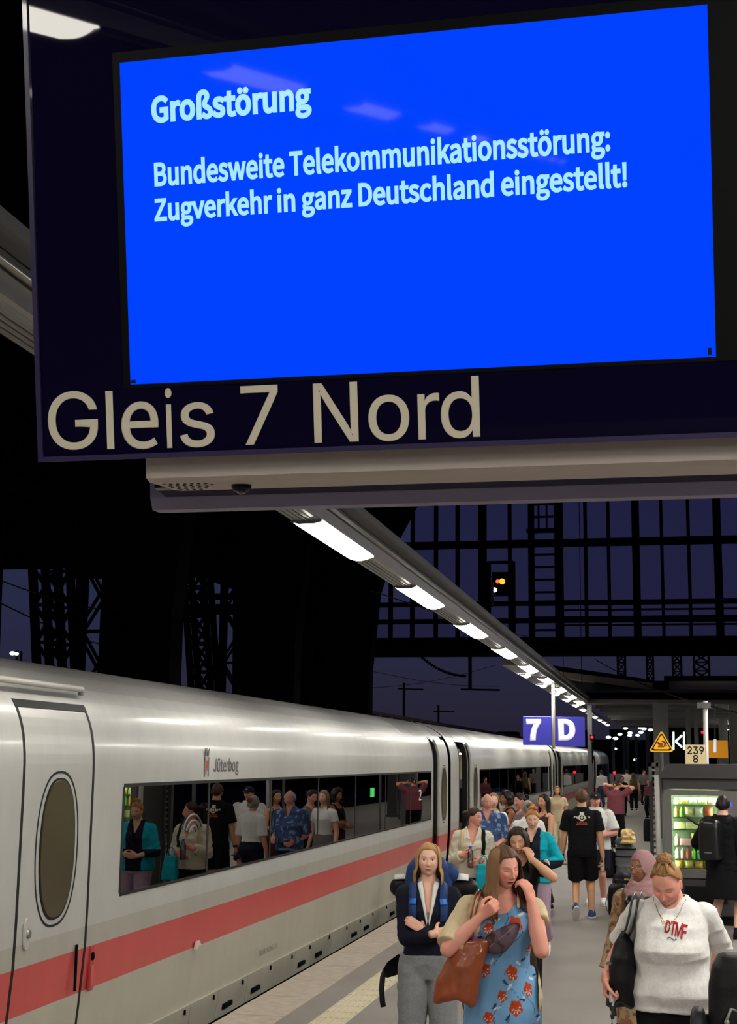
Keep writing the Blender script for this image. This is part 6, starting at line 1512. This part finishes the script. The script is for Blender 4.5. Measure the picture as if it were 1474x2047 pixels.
# 7: man in black T-shirt from behind
def w7():
    f = Fig('man in black T-shirt and black shorts walking away, print on his back', gpos(1164,20.3,1640), 3, 1.80, 'm', .96, skin='tan', vox=.008, ra=dict(w=(.285,-.02,.86), hint=(.5,-1,0)), la=dict(w=(-.29,.08,.86), hint=(-.5,-1,0)),
        legs=dict(r=dict(a=(.11,.12,.085)), l=dict(a=(-.10,-.20,.20), pitch=48, hint=(0,1,0))))
    f.body(4); te = f.top('t_shirt', K_['black'], .50, .72, .018, hang=.01, flare=.018, crew=.065, wr=.006)
    f.legsw('shorts', K_['black'], .88, .028, .58, .016, wr=.007)
    f.shoes(cl('trainer_blue',(60,80,130)), M_['white']); f.hair_cap(hbr, .012, .070, .0, disp=.004, backlow=-.07)
    Mx = Matrix.Translation((0,-.5,1.40)); pr1 = mat('print_white',(222,212,196),.7); pr2 = mat('print_orange',(196,92,50),.7)
    # round badge with wings, two short lines under it
    def shape(m_, name, polys):
        bm = bmesh.new()
        for pl in polys:
            vs = [bm.verts.new((x,0,z)) for x,z in pl]; bm.faces.new(vs)
        bmesh.ops.triangulate(bm, faces=bm.faces[:]); me = bpy.data.meshes.new(name); bm.to_mesh(me); bm.free(); f.decal(te, me, m_, name, Mx.copy(), .004, (0,1,0))
    ring = lambda r0, r1, cx, cz: [[(cx+r0*math.cos(a), cz+r0*math.sin(a)), (cx+r1*math.cos(a), cz+r1*math.sin(a)), (cx+r1*math.cos(a+.32), cz+r1*math.sin(a+.32)), (cx+r0*math.cos(a+.32), cz+r0*math.sin(a+.32))] for a in [i*.314 for i in range(20)]]
    shape(pr1, 'badge', ring(.030,.050,0,0)+ring(.0,.018,0,.0))
    shape(pr1, 'badge_wing', [[(-.115,-.005),(-.05,-.02),(-.045,.01),(-.11,.02)],[(.115,-.005),(.11,.02),(.045,.01),(.05,-.02)],[(-.03,.045),(.03,.045),(.03,.075),(-.03,.075)]])
    for s_, z, w in (('••••••••',-.085,.13),('••••••',-.105,.11)): pass
    shape(pr2, 'print_line', [[(-.07+i*.021,-.078),(-.056+i*.021,-.078),(-.056+i*.021,-.066),(-.07+i*.021,-.066)] for i in range(7)]+[[(-.08+i*.023,-.103),(-.064+i*.023,-.103),(-.064+i*.023,-.089),(-.08+i*.023,-.089)] for i in range(7)])
    w_ = f.arms[-1]['W']; m = MB(); m.tube([w_+f.arms[-1]['fd']*-.015, w_+f.arms[-1]['fd']*.015], .036, 14, flat=.85); obj('wristband', m.mesh('wristband'), K_['black'], f.root, True)
    a = f.arms[1]; c = a['W']+a['fd']*.10+Vector((-.02,.02,-.03)); t = thing('drink_can', 'pale drink can in the hand of the man in black T-shirt', 'can', tuple(f.world(c)), 0); m = MB(); m.rings([[(r_*math.cos(q), r_*math.sin(q), z) for q in [2*math.pi*i/14 for i in range(14)]] for r_, z in ((.024,-.075),(.03,-.07),(.03,.03),(.025,.04))]); obj('can_body', m.mesh('can_body'), mat('can_pale',(225,200,180),.4), t, True)
    m = MB(); m.tube([(0,0,.038),(0,0,.043)], .024, 14); obj('lid', m.mesh('lid'), M_['alu'], t)
w7()
# 8: man with cap
def w8():
    f = Fig('man in white T-shirt and dark baseball cap facing the viewer, behind the man in black', gpos(1191,22.3,1640), 176, 1.72, 'm', 1.08, skin='pink', vox=.009, head=(14,2,0), ra=dict(w=(.10,.20,1.05), hint=(1,-.6,-.6), fd=(-1,.2,.1), pn=(0,-1,0)), la=dict(w=(-.12,.22,1.06), hint=(-1,-.6,-.6), fd=(1,.2,.1), pn=(0,-1,0)))
    f.body(4, blush=.6); f.top('t_shirt', K_['white'], .49, .85, .024, hang=.03, flare=.024, wr=.008); f.legsw('shorts', K_['navy'], .85, .03, .55, .02); f.shoes(K_['white'])
    hc_ = f.hair_cap(hbr, .008, .05, .0)
    cp_ = cl('cap_navy',(30,32,44)); k = f.k*.98; M = f.headM(); m = MB(); rs = []
    for z, r_ in ((.040,1.10),(.058,1.08),(.085,.92),(.108,.62),(.122,.25)):
        rs.append([tuple(M @ (Vector((.078*r_*math.cos(a), -.006+.100*r_*math.sin(a), z))*k)) for a in [2*math.pi*i/24 for i in range(24)]])
    m.rings(rs); t = obj('cap', m.mesh('cap'), cp_, f.root, True)
    m = MB(); vs = [(.072*math.cos(a), .085+.075*math.sin(a)*(1 if 1 else 0), .045-.012*math.sin(a)) for a in [math.pi*i/12 for i in range(13)]]
    m.rings([[tuple(M @ (Vector(v)*k)) for v in vs], [tuple(M @ ((Vector(v)+Vector((0,0,.006)))*k)) for v in vs]]); obj('cap_brim', m.mesh('cap_brim'), cp_, t, True)
    m = MB(); m.ball(tuple(M @ (Vector((0,.088,.078))*k)), .012, 8, 6); obj('cap_badge', m.mesh('cap_badge'), M_['white'], t, True)
w8()
# 9: man in maroon shirt, arms behind his head
def w9():
    f = Fig('man in maroon polo shirt with both arms raised to his head, beside the standing luggage', gpos(1232,36.5,1640), -20, 1.72, 'm', 1.12, skin='tan', vox=.011, lean=6, head=(-40,8,0), ra=dict(w=(.16,.12,1.56), hint=(1,.2,-.2), fd=(-1,-.2,.2), pn=(0,-1,0)), la=dict(w=(-.12,.06,1.56), hint=(-1,.3,-.2), fd=(1,-.2,.2), pn=(0,-1,0)))
    f.body(4); f.top('polo_shirt', K_['maroon'], .50, .75, .022, hang=.03, flare=.02, wr=.008); f.legsw('trousers', K_['black'], 1.96, .026, .56); f.shoes(K_['black']); f.hair_cap(hgr if 0 else hdk, .012, .066, -.01)
w9()
# 6: person in black at the vending machine
def w6():
    f = Fig('person in black clothes and wide black shorts with black rucksack, choosing from the vending machine', gpos(1446,18.7,1640), -28, 1.78, 'm', 1.05, skin='fair', vox=.009, head=(18,10,0), la=dict(w=(-.20,.20,1.10), hint=(-1,-.5,-.6), fd=(.2,1,.2), pn=(0,0,-1)), legs=dict(l=dict(a=(-.15,-.05,.09)), r=dict(a=(.14,.0,.09))))
    f.body(4); te = f.top('hoodie', K_['black'], .47, 1.9, .034, hang=.05, flare=.006, wr=.01)
    f.skirt('shorts', K_['black'], .6, .27, [(.60,.19,.15),(.5,.225,.18),(.38,.25,.20),(.275,.265,.21)], famp=.014, folds=7)
    for sd in (1,-1):
        l = f.legs[sd]; m = MB(); cap(m, l['K'].lerp(l['A'],.52), l['A'], .050, .040, flat0=True); obj('sock', remesh(m,.01,1), K_['black'], f.root, True)
    f.shoes(K_['black'], M_['black']); f.hair_cap(hbk, .014, .066, -.01, disp=.005)
    t = thing('black_rucksack', 'glossy black rucksack on the back of the person at the vending machine', 'backpack', tuple(f.world((-.04,-.17,.98))), f.root.rotation_euler.z)
    m = pack_shape(.30,.20,.50); m.v = [(x,-y,z) for x,y,z in m.v]; me = remesh(m, .011, 2); b = obj('body', me, mat('coated_black',(24,24,27),.3,bump=.1,bscale=20), t, True)
    m = MB(); m.rings([[(-.17,-.05,.40),(-.16,-.18,.42),(-.30,-.16,.50),(-.31,-.05,.49)],[(-.17,-.05,.42),(-.16,-.18,.44),(-.30,-.16,.512),(-.31,-.05,.502)]]); obj('flap', m.mesh('flap'), K_['black'], t)
    m = MB(); m.bbox(-.05,.05,-.205,-.195,.08,.095,.003); obj('reflective_tab', m.mesh('reflective_tab'), M_['grey'], b)
    for sd in (1,-1): f.strap(te, [(sd*.10,-.1,.80*f.h),(sd*.11,0,.84*f.h),(sd*.12,.12,.76*f.h),(sd*.13,.1,.66*f.h)], .05, .006, 'shoulder_strap', K_['black'])
w6()
# far figures
def far(px, Y, face, h, sex, top, bot, hair, label, skin='pink', sleeve=.6, shorts=False, long=False, arms=None):
    f = Fig(label, gpos(px,Y,1560), face, h, sex, 1.0, skin=skin, vox=.016, **(arms or {}))
    f.body(3); f.top('top', top, .52, sleeve, .02, vox=.016, wr=0); f.legsw('shorts' if shorts else 'trousers', bot, .85 if shorts else 1.9, .025, .58, vox=.016, wr=0); f.shoes(K_['black']); f.hair_cap(hair, .014, .068, -.02, detail=3)
    if long: f.locks(hair, 24, .3, .018, (100,-100))
far(1203,68,30,1.76,'m',K_['white'],K_['jeans'],hdk,'man in pale shirt and blue jeans stepping from the last train car', sleeve=1.8)
far(1254,76,10,1.74,'m',K_['offw'],K_['black'],hdk,'man in white T-shirt and dark shorts far down the platform', shorts=True)
far(1267,64,5,1.68,'f',K_['green'],K_['black'],hbr,'long-haired woman in black trousers far down the platform', skin='tan', sleeve=0, long=True)
far(1288,72,200,1.78,'m',K_['greyc'],K_['black'],hdk,'man in grey shirt far down the platform beside the grey screen', sleeve=1.0, arms=dict(la=dict(w=(-.1,.25,1.2))))
far(1298,56,150,1.5,'f',K_['maroon'],K_['black'],hdk,'person in dark red top half hidden by the grey screen', sleeve=1.5)
far(1244,58,185,1.6,'f',K_['black'],K_['black'],hbk,'small dark figure behind the raised arms of the man in maroon', sleeve=1.5)

# ---- luggage standing on the platform
def bag(name, label, cat, px, Y, w, d, h, m, rz=0, vox=.012, wr=.012, zoff=0, seed=2, fq=8):
    t = thing(name, label, cat, gpos(px,Y,1700)[:2]+(zoff,), R(rz)); mb = pack_shape(w,d,h); me = remesh(mb, vox, 3); co = getco(me); no = getno(me); co = co+no*(wr*(1-2*np.abs(vnoise(co*fq,seed))))[:,None]; co[:,2] = np.maximum(co[:,2], .0); setco(me, co); b = obj('body', me, m, t, True); return t, b
dg = cl('grey_canvas',(92,96,100),.7)
t, b = bag('grey_trekking_pack','tall grey trekking rucksack standing on the platform, yellow bag on top','backpack',1251,27.2,.38,.30,.66,dg)
for z in (.22,.40,.54): m = MB(); m.rings([[(x*.197,y*.156+.15,z+dz) for x,y in [(abs(math.cos(a))**.55*(1 if math.cos(a)>0 else -1),abs(math.sin(a))**.55*(1 if math.sin(a)>0 else -1)) for a in [2*math.pi*i/24 for i in range(24)]]] for dz in (0,.025)]); obj('compression_strap', m.mesh('compression_strap'), K_['black'], b)
m = MB(); m.ball((-.08,.12,.68), .12, 14, 10, (1,1,.8)); obj('lid', m.mesh('lid'), dg, t, True)
t, b = bag('yellow_carrier_bag','crumpled yellow carrier bag on the grey rucksack','bag',1259,27.1,.22,.18,.24,cl('yellow_plastic',(226,196,138),.5),20,.008,.035,.66,3,14)
t, b = bag('black_suitcase','black upright suitcase left of the grey rucksack','suitcase',1219,27.4,.27,.22,.52,K_['blackn'],5,.012,.0)
for x in (-.09,.09):
    for y in (.04,.18): m = MB(); m.ball((x,y,.024), .024, 10, 8, (.6,1,1)); obj('wheel', m.mesh('wheel'), bpl, t, True)
m = MB(); m.tube([(-.07,.19,.48),(-.07,.19,.56),(.07,.19,.56),(.07,.19,.48)], .010, 8); obj('handle', m.mesh('handle'), bpl, t, True)
t, b = bag('black_trolley_bag','black soft trolley bag with loose straps left of the woman in the headscarf','suitcase',1232,20.8,.30,.24,.44,K_['blackn'],-12,.010,.014)
m = MB(); m.tube([(-.05,.12,.42),(-.04,.10,.50),(.05,.10,.50),(.06,.12,.42)], .010, 8); obj('handle', m.mesh('handle'), bpl, t, True)
for x in (-.13,-.04,.06):
    m = MB(); m.tube([(x,-.01,.32),(x-.03,-.035,.18),(x-.01,-.02,.06)], .006, 6); obj('loose_strap', m.mesh('loose_strap'), M_['grey'], b)
for x in (-.1,.1): m = MB(); m.ball((x,.12,.026), .026, 10, 8, (.6,1,1)); obj('wheel', m.mesh('wheel'), bpl, t, True)
t, b = bag('black_duffel','black duffel with yellow tag behind the black trolley bag','bag',1252,21.6,.36,.26,.54,cl('duffel_black',(38,38,44),.5),10,.012,.02,0,5)
m = MB(); m.bbox(-.04,.04,-.03,-.022,.44,.465,.003); obj('tag', m.mesh('tag'), mat('tag_yellow',(215,210,120),.5), b)
t, b = bag('dark_case','dark tall case standing against the grey screen','suitcase',1295,40,.2,.2,.62,K_['black'],0,.014,.0)
